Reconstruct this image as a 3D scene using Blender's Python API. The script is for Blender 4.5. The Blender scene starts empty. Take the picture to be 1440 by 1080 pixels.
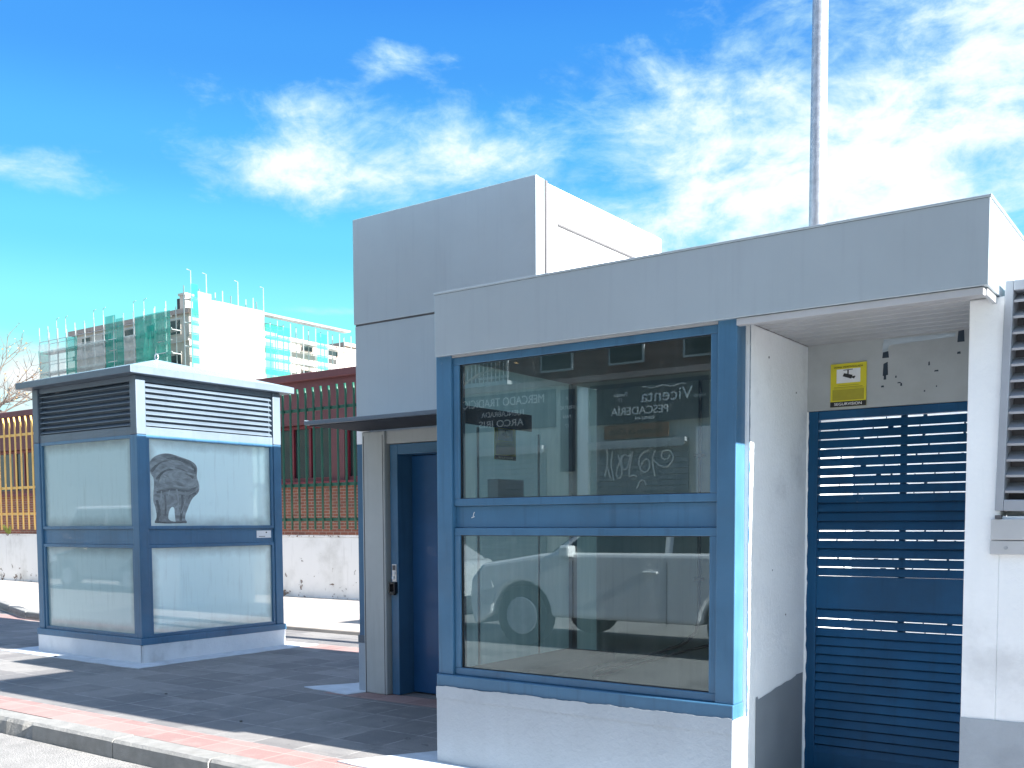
import bpy, bmesh, math, random
from mathutils import Vector, Matrix, noise as mnoise
R = math.radians
rnd = random.Random(7)
sc = bpy.context.scene
C = sc.collection

# ------------------------------------------------------------------ helpers
class MB:
    def __init__(s): s.v = []; s.f = []
    def add(s, vs, fs):
        o = len(s.v); s.v += [tuple(v) for v in vs]; s.f += [tuple(i + o for i in f) for f in fs]; return s
    def box(s, x0, x1, y0, y1, z0, z1, M=None):
        vs = [Vector(p) for p in ((x0,y0,z0),(x1,y0,z0),(x1,y1,z0),(x0,y1,z0),(x0,y0,z1),(x1,y0,z1),(x1,y1,z1),(x0,y1,z1))]
        if M: vs = [M @ v for v in vs]
        return s.add(vs, [(0,3,2,1),(4,5,6,7),(0,1,5,4),(1,2,6,5),(2,3,7,6),(3,0,4,7)])
    def prism(s, pts, axis, a, b):
        """extrude 2-D polygon along axis from a to b; pts are the other two coords in xyz order"""
        def mk(p, t):
            return (t,p[0],p[1]) if axis=='x' else (p[0],t,p[1]) if axis=='y' else (p[0],p[1],t)
        n = len(pts); vs = [mk(p,a) for p in pts]+[mk(p,b) for p in pts]
        fs = [tuple(range(n))[::-1], tuple(range(n,2*n))]+[(i,(i+1)%n,(i+1)%n+n,i+n) for i in range(n)]
        return s.add(vs, fs)
    def tube(s, pts, r, n=10, caps=True):
        pts = [Vector(p) for p in pts]; k = len(pts)
        rs = r if isinstance(r,(list,tuple)) else [r]*k
        o = len(s.v); prev = None
        for i,p in enumerate(pts):
            d = (pts[min(i+1,k-1)]-pts[max(i-1,0)]).normalized()
            u = prev - d*prev.dot(d) if prev is not None else (Vector((0,0,1)) if abs(d.z)<.9 else Vector((1,0,0))).cross(d)
            u = u.normalized(); prev = u; w = d.cross(u)
            for j in range(n):
                a = 2*math.pi*j/n; s.v.append(tuple(p+(u*math.cos(a)+w*math.sin(a))*rs[i]))
        for i in range(k-1):
            for j in range(n):
                a=o+i*n+j; b=o+i*n+(j+1)%n; s.f.append((a,b,b+n,a+n))
        if caps: s.f.append(tuple(o+j for j in range(n))[::-1]); s.f.append(tuple(o+(k-1)*n+j for j in range(n)))
        return s
    def build(s, name, mat, parent=None, bevel=0, smooth=False, seg=2):
        me = bpy.data.meshes.new(name); me.from_pydata(s.v, [], s.f)
        bm = bmesh.new(); bm.from_mesh(me); bmesh.ops.recalc_face_normals(bm, faces=bm.faces); bm.to_mesh(me); bm.free()
        me.materials.append(mat)
        if smooth:
            for p in me.polygons: p.use_smooth = True
        o = bpy.data.objects.new(name, me); C.objects.link(o)
        if parent: o.parent = parent; o.matrix_parent_inverse = inv(parent)
        if bevel:
            m = o.modifiers.new('Bevel','BEVEL'); m.width = bevel; m.segments = seg; m.limit_method='ANGLE'; m.angle_limit=R(35)
        return o
def world_of(o):
    m = Matrix.LocRotScale(o.location, o.rotation_euler, None)
    return (world_of(o.parent) @ o.matrix_parent_inverse @ m) if o.parent else m
def inv(o): return world_of(o).inverted()
def tag(o, label=None, cat=None, group=None, kind=None):
    if label: o['label']=label
    if cat: o['category']=cat
    if group: o['group']=group
    if kind: o['kind']=kind
    return o
def empty(name, loc, label, cat, group=None, rz=0):
    o = bpy.data.objects.new(name, None); C.objects.link(o); o.location = loc; o.rotation_euler=(0,0,rz)
    o.empty_display_size=.2
    return tag(o, label, cat, group)
def copy_tree(o, parent=None):
    c = o.copy(); C.objects.link(c)
    if parent: c.parent = parent
    for ch in [x for x in o.children]: copy_tree(ch, c)
    return c
def box(name, mat, parent, x0,x1,y0,y1,z0,z1, bevel=.003):
    return MB().box(x0,x1,y0,y1,z0,z1).build(name, mat, parent, bevel)

# ------------------------------------------------------------------ materials
def newmat(name):
    m = bpy.data.materials.new(name); m.use_nodes=True; nt=m.node_tree; nt.nodes.clear()
    return m, nt, nt.nodes, nt.links
def N(nt, t, **k):
    n = nt.nodes.new(t)
    for a,b in k.items():
        if a in n.inputs.keys() if hasattr(n.inputs,'keys') else False: n.inputs[a].default_value=b
        else: setattr(n,a,b)
    return n
def math_n(nt, op, a, b=None, c=None, clamp=False):
    n = nt.nodes.new('ShaderNodeMath'); n.operation=op; n.use_clamp=clamp
    for i,x in enumerate((a,b,c)):
        if x is None: continue
        if isinstance(x,(int,float)): n.inputs[i].default_value=x
        else: nt.links.new(x, n.inputs[i])
    return n.outputs[0]
def mixc(nt, f, a, b, mode='MIX'):
    n = nt.nodes.new('ShaderNodeMix'); n.data_type='RGBA'; n.blend_type=mode
    for sock,x in ((n.inputs[0],f),(n.inputs[6],a),(n.inputs[7],b)):
        if isinstance(x,(int,float)): sock.default_value=x
        elif isinstance(x,(tuple,list)): sock.default_value=(*x[:3],1)
        else: nt.links.new(x, sock)
    return n.outputs[2]
def smooth(nt, x, a, b):
    n = nt.nodes.new('ShaderNodeMapRange'); n.interpolation_type='SMOOTHSTEP'
    nt.links.new(x, n.inputs[0]); n.inputs[1].default_value=a; n.inputs[2].default_value=b
    return n.outputs[0]
def coords(nt, scale=(1,1,1)):
    t = nt.nodes.new('ShaderNodeTexCoord'); m = nt.nodes.new('ShaderNodeMapping'); m.inputs['Scale'].default_value=scale
    nt.links.new(t.outputs['Object'], m.inputs[0]); return m.outputs[0]
def noise(nt, vec, scale, detail=4, rough=.55, dist=0):
    n = nt.nodes.new('ShaderNodeTexNoise'); n.inputs['Scale'].default_value=scale; n.inputs['Detail'].default_value=detail
    n.inputs['Roughness'].default_value=rough; n.inputs['Distortion'].default_value=dist
    nt.links.new(vec, n.inputs['Vector']); return n.outputs['Fac']
def surf(name, col, rough=.5, var=.15, vscale=3, bump=.1, bscale=60, metal=0, spec=.5, streak=0, dirt=None, dirtamt=.0, coat=0, bdist=.002, chips=None):
    m, nt, nn, ln = newmat(name)
    out = nn.new('ShaderNodeOutputMaterial'); p = nn.new('ShaderNodeBsdfPrincipled'); ln.new(p.outputs[0], out.inputs[0])
    co = coords(nt)
    f = noise(nt, co, vscale, 6, .6)
    f2 = smooth(nt, f, .3, .7)
    lo = tuple(c*(1-var) for c in col); hi = tuple(min(1,c*(1+var)) for c in col)
    c = mixc(nt, f2, lo, hi)
    if streak:
        s = noise(nt, coords(nt,(14,14,.7)), 1.5, 5, .6); s = smooth(nt, s, .5, .75)
        c = mixc(nt, math_n(nt,'MULTIPLY', s, streak), c, tuple(x*.45 for x in col))
    if dirt:
        d = noise(nt, co, 1.3, 8, .65); d = smooth(nt, d, .52, .72)
        c = mixc(nt, math_n(nt,'MULTIPLY', d, dirtamt), c, dirt)
    if chips:
        q = smooth(nt, noise(nt, coords(nt,(1,1,.6)), 11, 8, .72, .3), .70, .715)
        c = mixc(nt, math_n(nt,'MULTIPLY', q, .8), c, chips)
        q = smooth(nt, noise(nt, coords(nt,(1,1,.12)), 22, 5, .7), .66, .76)
        c = mixc(nt, math_n(nt,'MULTIPLY', q, .25), c, chips)
    ln.new(c, p.inputs['Base Color'])
    r = noise(nt, co, vscale*4, 4); rr = math_n(nt,'MULTIPLY_ADD', r, .25*rough, rough*.87); ln.new(rr, p.inputs['Roughness'])
    p.inputs['Metallic'].default_value=metal; p.inputs['Specular IOR Level'].default_value=spec; p.inputs['Coat Weight'].default_value=coat
    if bump:
        b = nn.new('ShaderNodeBump'); b.inputs['Strength'].default_value=bump; b.inputs['Distance'].default_value=bdist
        ln.new(noise(nt, co, bscale, 5, .65), b.inputs['Height']); ln.new(b.outputs[0], p.inputs['Normal'])
    return m
M = {}
M['blue'] = surf('blue_paint', (.046,.138,.245), .36, .14, 1.8, .15, 45, streak=.35, spec=.5, coat=.1, chips=(.30,.34,.38))
M['bluedoor'] = surf('deep_blue_paint', (.012,.078,.20), .36, .12, 1.5, .06, 60, spec=.5, coat=.15)
M['bluegate'] = surf('gate_blue_paint', (.004,.068,.165), .45, .22, 1.5, .15, 60, spec=.3, streak=.35, chips=(.16,.2,.24))
M['slate'] = surf('slate_blue_metal', (.10,.135,.175), .4, .1, 2, .08, 50, streak=.2)
M['fascia'] = surf('grey_composite_panel', (.47,.55,.61), .20, .04, .9, .03, 20, metal=.35, streak=.08, coat=0)
M['trim'] = surf('pale_grey_metal', (.48,.50,.53), .35, .06, 3, .03, 60, metal=.3)
M['trimgrey'] = surf('louvre_grey_metal', (.36,.39,.44), .4, .06, 3, .03, 60, metal=.2)
M['seam'] = surf('dark_seam', (.09,.09,.10), .6, .1, 4, 0)
M['white'] = surf('white_plaster_paint', (.88,.91,.93), .75, .03, 2, .6, 40, dirt=(.56,.58,.60), dirtamt=.6, bdist=.006, streak=.03)
M['whitedirty'] = surf('aged_white_plaster', (.74,.74,.72), .85, .04, 2, .6, 30, dirt=(.4,.37,.33), dirtamt=.5, bdist=.006, streak=.12)
M['grey'] = surf('light_grey_plaster', (.37,.42,.47), .8, .07, 1.2, .9, 35, dirt=(.25,.28,.32), dirtamt=.5, bdist=.006, streak=.05)
M['palegrey'] = surf('pale_cement_paint', (.66,.69,.72), .8, .06, 3, .9, 30, dirt=(.33,.35,.37), dirtamt=.6, bdist=.006)
M['dado'] = surf('grey_dado_paint', (.22,.25,.28), .7, .06, 3, .4, 60, bdist=.004)
M['offwhite'] = surf('offwhite_wall', (.40,.43,.44), .8, .06, 2, .4, 40, dirt=(.2,.2,.2), dirtamt=.3)
M['column'] = surf('pale_column_metal', (.42,.45,.45), .5, .06, 2, .05, 60, streak=.2)
M['soffit'] = surf('soffit_metal', (.42,.43,.45), .45, .05, 4, .02, 60)
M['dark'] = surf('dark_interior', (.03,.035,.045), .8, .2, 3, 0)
M['black'] = surf('black_plastic', (.015,.015,.017), .35, .1, 5, .05, 80)
M['silver'] = surf('brushed_steel', (.65,.66,.68), .3, .05, 8, .05, 90, metal=.8)
M['galv'] = surf('galvanised_steel', (.38,.41,.46), .42, .18, 14, .05, 60, metal=.6, streak=.4)
M['inwall'] = surf('pale_green_inner_wall', (.42,.56,.53), .6, .06, 2, .1, 40, streak=.2)
M['inback'] = surf('grey_inner_wall', (.30,.34,.34), .7, .12, 1.2, .2, 40, streak=.3)
M['infloor'] = surf('dull_inner_floor', (.16,.18,.19), .5, .2, 3, .2, 40)
M['yellow'] = surf('yellow_sign', (.62,.55,.02), .4, .05, 6, 0)
M['yellow2'] = surf('mustard_sign_print', (.36,.32,.02), .5, .05, 30, 0)
M['signwhite'] = surf('sign_white', (.72,.74,.76), .4, .04, 6, 0)
M['letter'] = surf('white_lettering', (.85,.85,.85), .5, .03, 6, 0)
M['maroon'] = surf('maroon_render', (.125,.042,.05), .7, .14, .8, .2, 20, streak=.3)
M['maroonf'] = surf('maroon_window_frame', (.13,.006,.02), .5, .1, 3, 0)
M['greenm'] = surf('green_fence_paint', (.006,.075,.048), .45, .12, 3, .1, 60)
M['yellowm'] = surf('cream_yellow_fence_paint', (.72,.47,.15), .5, .08, 3, .1, 60)
M['bark'] = surf('grey_brown_bark', (.09,.075,.065), .9, .3, 6, .6, 30, bdist=.01)
M['leaf'] = surf('dry_orange_leaf', (.45,.25,.08), .7, .3, 9, 0)
M['weed'] = surf('weed_leaf', (.22,.26,.05), .7, .3, 9, 0)
M['kerb'] = surf('granite_kerb', (.24,.24,.23), .85, .12, 9, .8, 45, dirt=(.12,.12,.11), dirtamt=.5, bdist=.008)
M['tyre'] = surf('tyre_rubber', (.02,.02,.02), .8, .1, 4, .1, 60)
M['carwhite'] = surf('pearl_white_car_paint', (.72,.73,.74), .25, .02, 2, 0, coat=1)
M['carsilver'] = surf('silver_car_paint', (.50,.52,.54), .28, .02, 2, 0, metal=.4, coat=1)
M['cardark'] = surf('dark_car_paint', (.03,.045,.07), .25, .05, 2, 0, coat=1)
M['carglass'] = surf('car_window_glass', (.02,.03,.035), .05, .05, 2, 0, spec=1)
M['lamp'] = surf('headlamp_plastic', (.75,.78,.8), .1, .02, 5, 0, spec=1)
M['navy'] = surf('navy_sign_board', (.012,.028,.05), .35, .1, 2, 0)
M['brown'] = surf('brown_wood_sign', (.20,.09,.04), .6, .2, 5, .1, 20)
M['shutter'] = surf('grey_roller_shutter', (.30,.33,.34), .5, .1, 2, .05, 40, metal=.2, streak=.4)
M['market'] = surf('market_hall_render', (.55,.58,.54), .8, .08, 1, .2, 20, streak=.3)
M['spray'] = surf('white_spray_paint', (.75,.77,.78), .6, .1, 6, 0)
M['applaster'] = surf('apartment_render', (.46,.42,.38), .85, .12, .3, .1, 5, streak=.2)
M['roofgrey'] = surf('roof_coping', (.30,.24,.22), .8, .1, 1, 0)
M['scaff'] = surf('scaffold_tube', (.42,.46,.47), .4, .1, 1, 0, metal=.6)
M['winglass'] = surf('dim_window_glass', (.02,.032,.034), .15, .2, .7, 0, spec=.25)
M['debris'] = surf('small_stone', (.10,.10,.10), .9, .2, 9, .3)
M['brickblk'] = surf('apartment_brick', (.17,.10,.075), .85, .25, .8, .2, 10, streak=.25)

def brickmat(name, c1, c2, mortar, scale, bw, bh, msize=.02, off=.5, bump=.4):
    m, nt, nn, ln = newmat(name)
    out = nn.new('ShaderNodeOutputMaterial'); p = nn.new('ShaderNodeBsdfPrincipled'); ln.new(p.outputs[0], out.inputs[0])
    t = nn.new('ShaderNodeTexCoord'); sep=nn.new('ShaderNodeSeparateXYZ'); cmb=nn.new('ShaderNodeCombineXYZ')
    ln.new(t.outputs['Object'], sep.inputs[0]); ln.new(sep.outputs[0],cmb.inputs[0]); ln.new(sep.outputs[2],cmb.inputs[1])
    b = nn.new('ShaderNodeTexBrick'); ln.new(cmb.outputs[0], b.inputs['Vector']); b.offset=off
    for k,v in (('Color1',c1),('Color2',c2),('Mortar',mortar)): b.inputs[k].default_value=(*v,1)
    b.inputs['Scale'].default_value=scale; b.inputs['Brick Width'].default_value=bw; b.inputs['Row Height'].default_value=bh; b.inputs['Mortar Size'].default_value=msize
    v = noise(nt, t.outputs['Object'], 1.2, 6, .6)
    c = mixc(nt, math_n(nt,'MULTIPLY',smooth(nt,v,.5,.72),.6), b.outputs['Color'], (.06,.05,.05))
    ln.new(c, p.inputs['Base Color']); p.inputs['Roughness'].default_value=.85
    bp = nn.new('ShaderNodeBump'); bp.inputs['Strength'].default_value=bump; bp.inputs['Distance'].default_value=.01; bp.invert=True
    ln.new(b.outputs['Fac'], bp.inputs['Height']); ln.new(bp.outputs[0], p.inputs['Normal'])
    return m
M['brick'] = brickmat('red_brick', (.25,.085,.05),(.17,.06,.04),(.30,.24,.20), 1, .25,.075,.008)

def paver_mat():
    m, nt, nn, ln = newmat('concrete_pavers')
    out = nn.new('ShaderNodeOutputMaterial'); p = nn.new('ShaderNodeBsdfPrincipled'); ln.new(p.outputs[0], out.inputs[0])
    t = nn.new('ShaderNodeTexCoord'); sep=nn.new('ShaderNodeSeparateXYZ'); ln.new(t.outputs['Object'], sep.inputs[0])
    def bricks(w,h,ms,off,shift):
        mp = nn.new('ShaderNodeMapping'); ln.new(t.outputs['Object'], mp.inputs[0]); mp.inputs['Location'].default_value=shift
        b = nn.new('ShaderNodeTexBrick'); ln.new(mp.outputs[0], b.inputs['Vector']); b.offset=off
        b.inputs['Scale'].default_value=1; b.inputs['Brick Width'].default_value=w; b.inputs['Row Height'].default_value=h; b.inputs['Mortar Size'].default_value=ms
        b.inputs['Mortar Smooth'].default_value=.3
        b.inputs['Color1'].default_value=(0,0,0,1); b.inputs['Color2'].default_value=(1,1,1,1); b.inputs['Mortar'].default_value=(.5,.5,.5,1); b.inputs['Bias'].default_value=0
        return b
    g = bricks(.40,.40,.008,0,(.1,.03,0)); r = bricks(.30,.30,.006,0,(.05,-.07+.3,0))
    y = sep.outputs[1]
    n1 = noise(nt, t.outputs['Object'], .9, 7, .65); n2 = noise(nt, t.outputs['Object'], 130, 4, .7); n3 = noise(nt, t.outputs['Object'], 6, 6, .65)
    wob = math_n(nt,'MULTIPLY_ADD', n3, .02, -.01)
    yy = math_n(nt,'ADD', y, wob)
    def band(a,b):
        return math_n(nt,'MULTIPLY', math_n(nt,'GREATER_THAN', yy, a), math_n(nt,'LESS_THAN', yy, b))
    red = math_n(nt,'ADD', math_n(nt,'ADD', band(4.03,4.37), math_n(nt,'MULTIPLY',band(6.03,6.32),math_n(nt,'GREATER_THAN',sep.outputs[0],-6.35))), band(8.15,8.5), clamp=True)
    gcol = mixc(nt, g.outputs['Color'], (.155,.15,.15), (.25,.243,.235))
    gcol = mixc(nt, smooth(nt,n1,.42,.68), gcol, (.135,.135,.14))
    gcol = mixc(nt, math_n(nt,'MULTIPLY', math_n(nt,'MULTIPLY', g.outputs['Fac'], .9), smooth(nt,n3,.38,.58)), gcol, (.34,.33,.32))
    gcol = mixc(nt, math_n(nt,'MULTIPLY',smooth(nt,noise(nt,t.outputs['Object'],2.4,8,.7,.8),.5,.72),.45), gcol, (.30,.28,.265))
    gcol = mixc(nt, math_n(nt,'MULTIPLY',smooth(nt,noise(nt,coords(nt,(.6,3,1)),1.7,6,.6),.55,.7),.4), gcol, (.10,.095,.095))
    rcol = mixc(nt, r.outputs['Color'], (.25,.155,.145), (.33,.215,.20))
    rcol = mixc(nt, math_n(nt,'MULTIPLY', smooth(nt,n3,.45,.7), .6), rcol, (.30,.24,.22))
    rcol = mixc(nt, math_n(nt,'MULTIPLY', r.outputs['Fac'], .6), rcol, (.42,.33,.30))
    c = mixc(nt, red, gcol, rcol)
    c = mixc(nt, .6, c, mixc(nt, smooth(nt,n2,.3,.7), (.45,.45,.45),(1.5,1.5,1.5)), 'MULTIPLY')
    sp = smooth(nt, noise(nt, t.outputs['Object'], 9, 3, .5), .70,.74)
    c = mixc(nt, math_n(nt,'MULTIPLY', sp, .5), c, (.05,.05,.05))
    ln.new(c, p.inputs['Base Color']); p.inputs['Roughness'].default_value=.82
    bp = nn.new('ShaderNodeBump'); bp.inputs['Strength'].default_value=.5; bp.inputs['Distance'].default_value=.004
    h = math_n(nt,'ADD', math_n(nt,'MULTIPLY', g.outputs['Fac'], -1.0), math_n(nt,'MULTIPLY', n2, .5))
    ln.new(h, bp.inputs['Height']); ln.new(bp.outputs[0], p.inputs['Normal'])
    return m
M['paver'] = paver_mat()
def asphalt():
    m, nt, nn, ln = newmat('worn_asphalt')
    out = nn.new('ShaderNodeOutputMaterial'); p = nn.new('ShaderNodeBsdfPrincipled'); ln.new(p.outputs[0], out.inputs[0])
    t = nn.new('ShaderNodeTexCoord'); o=t.outputs['Object']
    v = nn.new('ShaderNodeTexVoronoi'); v.inputs['Scale'].default_value=90; ln.new(o, v.inputs['Vector'])
    n = noise(nt, o, 160, 4, .75); n1 = noise(nt, o, 1.5, 6)
    c = mixc(nt, smooth(nt,n,.38,.62), (.11,.11,.11), (.40,.395,.385))
    c = mixc(nt, math_n(nt,'MULTIPLY', smooth(nt,n1,.45,.7), .5), c, (.11,.11,.112))
    ln.new(c, p.inputs['Base Color']); p.inputs['Roughness'].default_value=.9
    bp = nn.new('ShaderNodeBump'); bp.inputs['Strength'].default_value=.8; bp.inputs['Distance'].default_value=.008
    ln.new(math_n(nt,'ADD', v.outputs['Distance'], n), bp.inputs['Height']); ln.new(bp.outputs[0], p.inputs['Normal'])
    return m
M['asphalt'] = asphalt()
M['ground'] = surf('far_ground', (.24,.22,.20), .9, .15, .05, .1, 3)
M['farpave'] = surf('worn_light_paving', (.42,.38,.34), .9, .12, 1.2, .3, 20, dirt=(.25,.23,.21), dirtamt=.5)
M['apron'] = surf('painted_cement_apron', (.50,.55,.60), .7, .1, 8, .5, 40, dirt=(.27,.30,.33), dirtamt=.6, bdist=.004)

def chipped_wall():
    m, nt, nn, ln = newmat('chipped_white_wall')
    out = nn.new('ShaderNodeOutputMaterial'); p = nn.new('ShaderNodeBsdfPrincipled'); ln.new(p.outputs[0], out.inputs[0])
    t = nn.new('ShaderNodeTexCoord'); o=t.outputs['Object']; sep=nn.new('ShaderNodeSeparateXYZ'); ln.new(o, sep.inputs[0])
    n = noise(nt, o, 4.5, 6, .7, .6); z = sep.outputs[2]
    low = smooth(nt, z, .75, .1)                      # more damage low down and at the coping
    top = smooth(nt, z, 1.17, 1.24)
    thr = math_n(nt,'SUBTRACT', .685, math_n(nt,'MULTIPLY', math_n(nt,'MAXIMUM', low, math_n(nt,'MULTIPLY', top, 1.5)), .10))
    d = math_n(nt,'SUBTRACT', n, thr); chip = smooth(nt, d, 0, .01)
    c = mixc(nt, chip, mixc(nt, smooth(nt, noise(nt,o,1.6,6,.6),.45,.75), (.80,.79,.77),(.62,.61,.58)), (.20,.15,.12))
    s = smooth(nt, noise(nt, coords(nt,(9,9,.6)), 1.4, 5), .56,.8)
    c = mixc(nt, math_n(nt,'MULTIPLY', s,.3), c, (.4,.39,.36))
    ln.new(c, p.inputs['Base Color']); p.inputs['Roughness'].default_value=.9
    bp = nn.new('ShaderNodeBump'); bp.invert=True; bp.inputs['Strength'].default_value=.7; bp.inputs['Distance'].default_value=.02
    ln.new(chip, bp.inputs['Height']); ln.new(bp.outputs[0], p.inputs['Normal'])
    return m
M['chipped'] = chipped_wall()

def clear_glass(name, ior=1.75, tint=(.80,.93,.90), haze=.05):
    m, nt, nn, ln = newmat(name)
    out = nn.new('ShaderNodeOutputMaterial'); tr=nn.new('ShaderNodeBsdfTransparent'); gl=nn.new('ShaderNodeBsdfGlossy'); fr=nn.new('ShaderNodeFresnel')
    tr.inputs[0].default_value=(*tint,1); gl.inputs['Roughness'].default_value=0; gl.inputs[0].default_value=(.80,.95,1,1); fr.inputs[0].default_value=ior
    mx=nn.new('ShaderNodeMixShader'); ln.new(fr.outputs[0],mx.inputs[0]); ln.new(tr.outputs[0],mx.inputs[1]); ln.new(gl.outputs[0],mx.inputs[2])
    di=nn.new('ShaderNodeBsdfDiffuse'); di.inputs[0].default_value=(.6,.65,.63,1)
    s = smooth(nt, noise(nt, coords(nt,(10,10,.8)), 2.2, 6, .65), .45,.85)
    f = math_n(nt,'MULTIPLY_ADD', s, haze, haze*.35)
    mx2=nn.new('ShaderNodeMixShader'); ln.new(f,mx2.inputs[0]); ln.new(mx.outputs[0],mx2.inputs[1]); ln.new(di.outputs[0],mx2.inputs[2])
    ln.new(mx2.outputs[0], out.inputs[0]); return m
def translucent_glass():
    m, nt, nn, ln = newmat('milky_green_glass')
    out = nn.new('ShaderNodeOutputMaterial'); di=nn.new('ShaderNodeBsdfDiffuse'); tl=nn.new('ShaderNodeBsdfTranslucent'); mx=nn.new('ShaderNodeMixShader'); mx.inputs[0].default_value=.5
    n=smooth(nt, noise(nt, coords(nt,(9,9,.8)), 1.8, 6, .6), .35,.75); c=mixc(nt,n,(.32,.45,.44),(.38,.51,.50))
    ln.new(c,di.inputs[0]); ln.new(c,tl.inputs[0]); ln.new(di.outputs[0],mx.inputs[1]); ln.new(tl.outputs[0],mx.inputs[2]); ln.new(mx.outputs[0],out.inputs[0])
    return m
M['milky'] = translucent_glass()
M['glass'] = clear_glass('clear_window_glass', 2.4)
def frosted(name, col, y0, y1, z0, z1, ax):
    m, nt, nn, ln = newmat(name)
    out = nn.new('ShaderNodeOutputMaterial'); p = nn.new('ShaderNodeBsdfPrincipled'); ln.new(p.outputs[0], out.inputs[0])
    t = nn.new('ShaderNodeTexCoord'); o=t.outputs['Object']; sep=nn.new('ShaderNodeSeparateXYZ'); ln.new(o, sep.inputs[0])
    u = sep.outputs[ax]; z = sep.outputs[2]
    def edge(v,a,b,w):
        return math_n(nt,'MINIMUM', smooth(nt,v,a,a+w), smooth(nt,v,b,b-w))
    n = noise(nt, o, 7, 6, .65); ns = noise(nt, coords(nt,(12,12,1.2)), 1.6, 6, .6)
    e = math_n(nt,'MINIMUM', edge(u,y0,y1,.14), edge(z,z0,z1,.16))
    e = math_n(nt,'ADD', e, math_n(nt,'MULTIPLY_ADD', n, .9, -.35), clamp=True)       # grime along the rebates
    c = mixc(nt, e, tuple(x*.55 for x in col), col)
    c = mixc(nt, math_n(nt,'MULTIPLY', smooth(nt,ns,.5,.8), .35), c, tuple(x*.5 for x in col))
    c = mixc(nt, math_n(nt,'MULTIPLY', smooth(nt, noise(nt,o,60,3,.6), .72,.8), .5), c, (.85,.9,.9))
    ln.new(c, p.inputs['Base Color']); p.inputs['Roughness'].default_value=.5
    p.inputs['Coat Weight'].default_value=1; p.inputs['Coat Roughness'].default_value=.025; p.inputs['Coat IOR'].default_value=1.95
    return m
def smear_mat():
    m, nt, nn, ln = newmat('grey_brushed_smear')
    out = nn.new('ShaderNodeOutputMaterial'); p = nn.new('ShaderNodeBsdfPrincipled')
    n = noise(nt, coords(nt,(1,1.2,3.2)), 3.2, 7, .6, 1.2)
    c = mixc(nt, smooth(nt,n,.3,.72), (.15,.165,.17), (.33,.37,.38)); ln.new(c, p.inputs['Base Color']); p.inputs['Roughness'].default_value=.5
    ln.new(p.outputs[0], out.inputs[0])
    return m
M['smear'] = smear_mat()
M['smeardark'] = surf('dark_brush_stroke', (.13,.145,.15), .5, .3, 14, 0)
M['smearlite'] = surf('pale_brush_stroke', (.27,.30,.305), .5, .25, 12, 0)

def net_mat(name, col, alpha):
    m, nt, nn, ln = newmat(name)
    out = nn.new('ShaderNodeOutputMaterial'); tr=nn.new('ShaderNodeBsdfTransparent'); di=nn.new('ShaderNodeBsdfDiffuse'); di.inputs[0].default_value=(*col,1)
    tl=nn.new('ShaderNodeBsdfTranslucent'); tl.inputs[0].default_value=(*col,1); ad=nn.new('ShaderNodeMixShader'); ad.inputs[0].default_value=.5
    ln.new(di.outputs[0],ad.inputs[1]); ln.new(tl.outputs[0],ad.inputs[2])
    n = noise(nt, coords(nt,(1,1,.6)), .5, 4); f = math_n(nt,'MULTIPLY_ADD', n, .5, alpha-.25, clamp=True)
    mx=nn.new('ShaderNodeMixShader'); ln.new(f,mx.inputs[0]); ln.new(tr.outputs[0],mx.inputs[1]); ln.new(ad.outputs[0],mx.inputs[2]); ln.new(mx.outputs[0],out.inputs[0])
    return m
M['netg'] = net_mat('green_debris_net', (.03,.42,.34), .62)
M['netw'] = net_mat('white_debris_net', (.75,.78,.76), .38)

def text(name, s, mat, parent, loc, size, rot=(R(90),0,0), ext=.003, align='CENTER', sx=1, shear=0):
    cu = bpy.data.curves.new(name,'FONT'); cu.body=s; cu.size=size; cu.extrude=ext; cu.align_x=align; cu.align_y='CENTER'; cu.shear=shear
    t = bpy.data.objects.new(name, cu); C.objects.link(t); bpy.context.view_layer.update()
    dg = bpy.context.evaluated_depsgraph_get(); me = bpy.data.meshes.new_from_object(t.evaluated_get(dg)); me.name=name
    bpy.data.objects.remove(t); bpy.data.curves.remove(cu)
    from mathutils import Euler
    me.transform(Matrix.Translation(loc) @ Euler(rot).to_matrix().to_4x4() @ Matrix.Diagonal((sx,1,1,1)))
    me.materials.clear(); me.materials.append(mat)
    o = bpy.data.objects.new(name, me); C.objects.link(o)
    if parent: o.parent=parent; o.matrix_parent_inverse=inv(parent)
    return o

# ------------------------------------------------------------------ setting: ground, road, pavements
def struct(o): return tag(o, kind='structure')
struct(MB().box(-900,900,-900,900,-.6,-.17).build('ground', M['ground']))
struct(MB().box(-70,40,-5.9,3.885,-.168,-.13).build('road', M['asphalt']))
# pavement in front of the kiosks (slab), rear driveway and far pavement
def grid_slab(name, mat, x0,x1,y0,y1,z1,z0=-.165):
    return struct(MB().box(x0,x1,y0,y1,z0,z1).build(name, mat))
grid_slab('pavement', M['paver'], -30, 12, 4.06, 9.45, 0)
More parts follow.
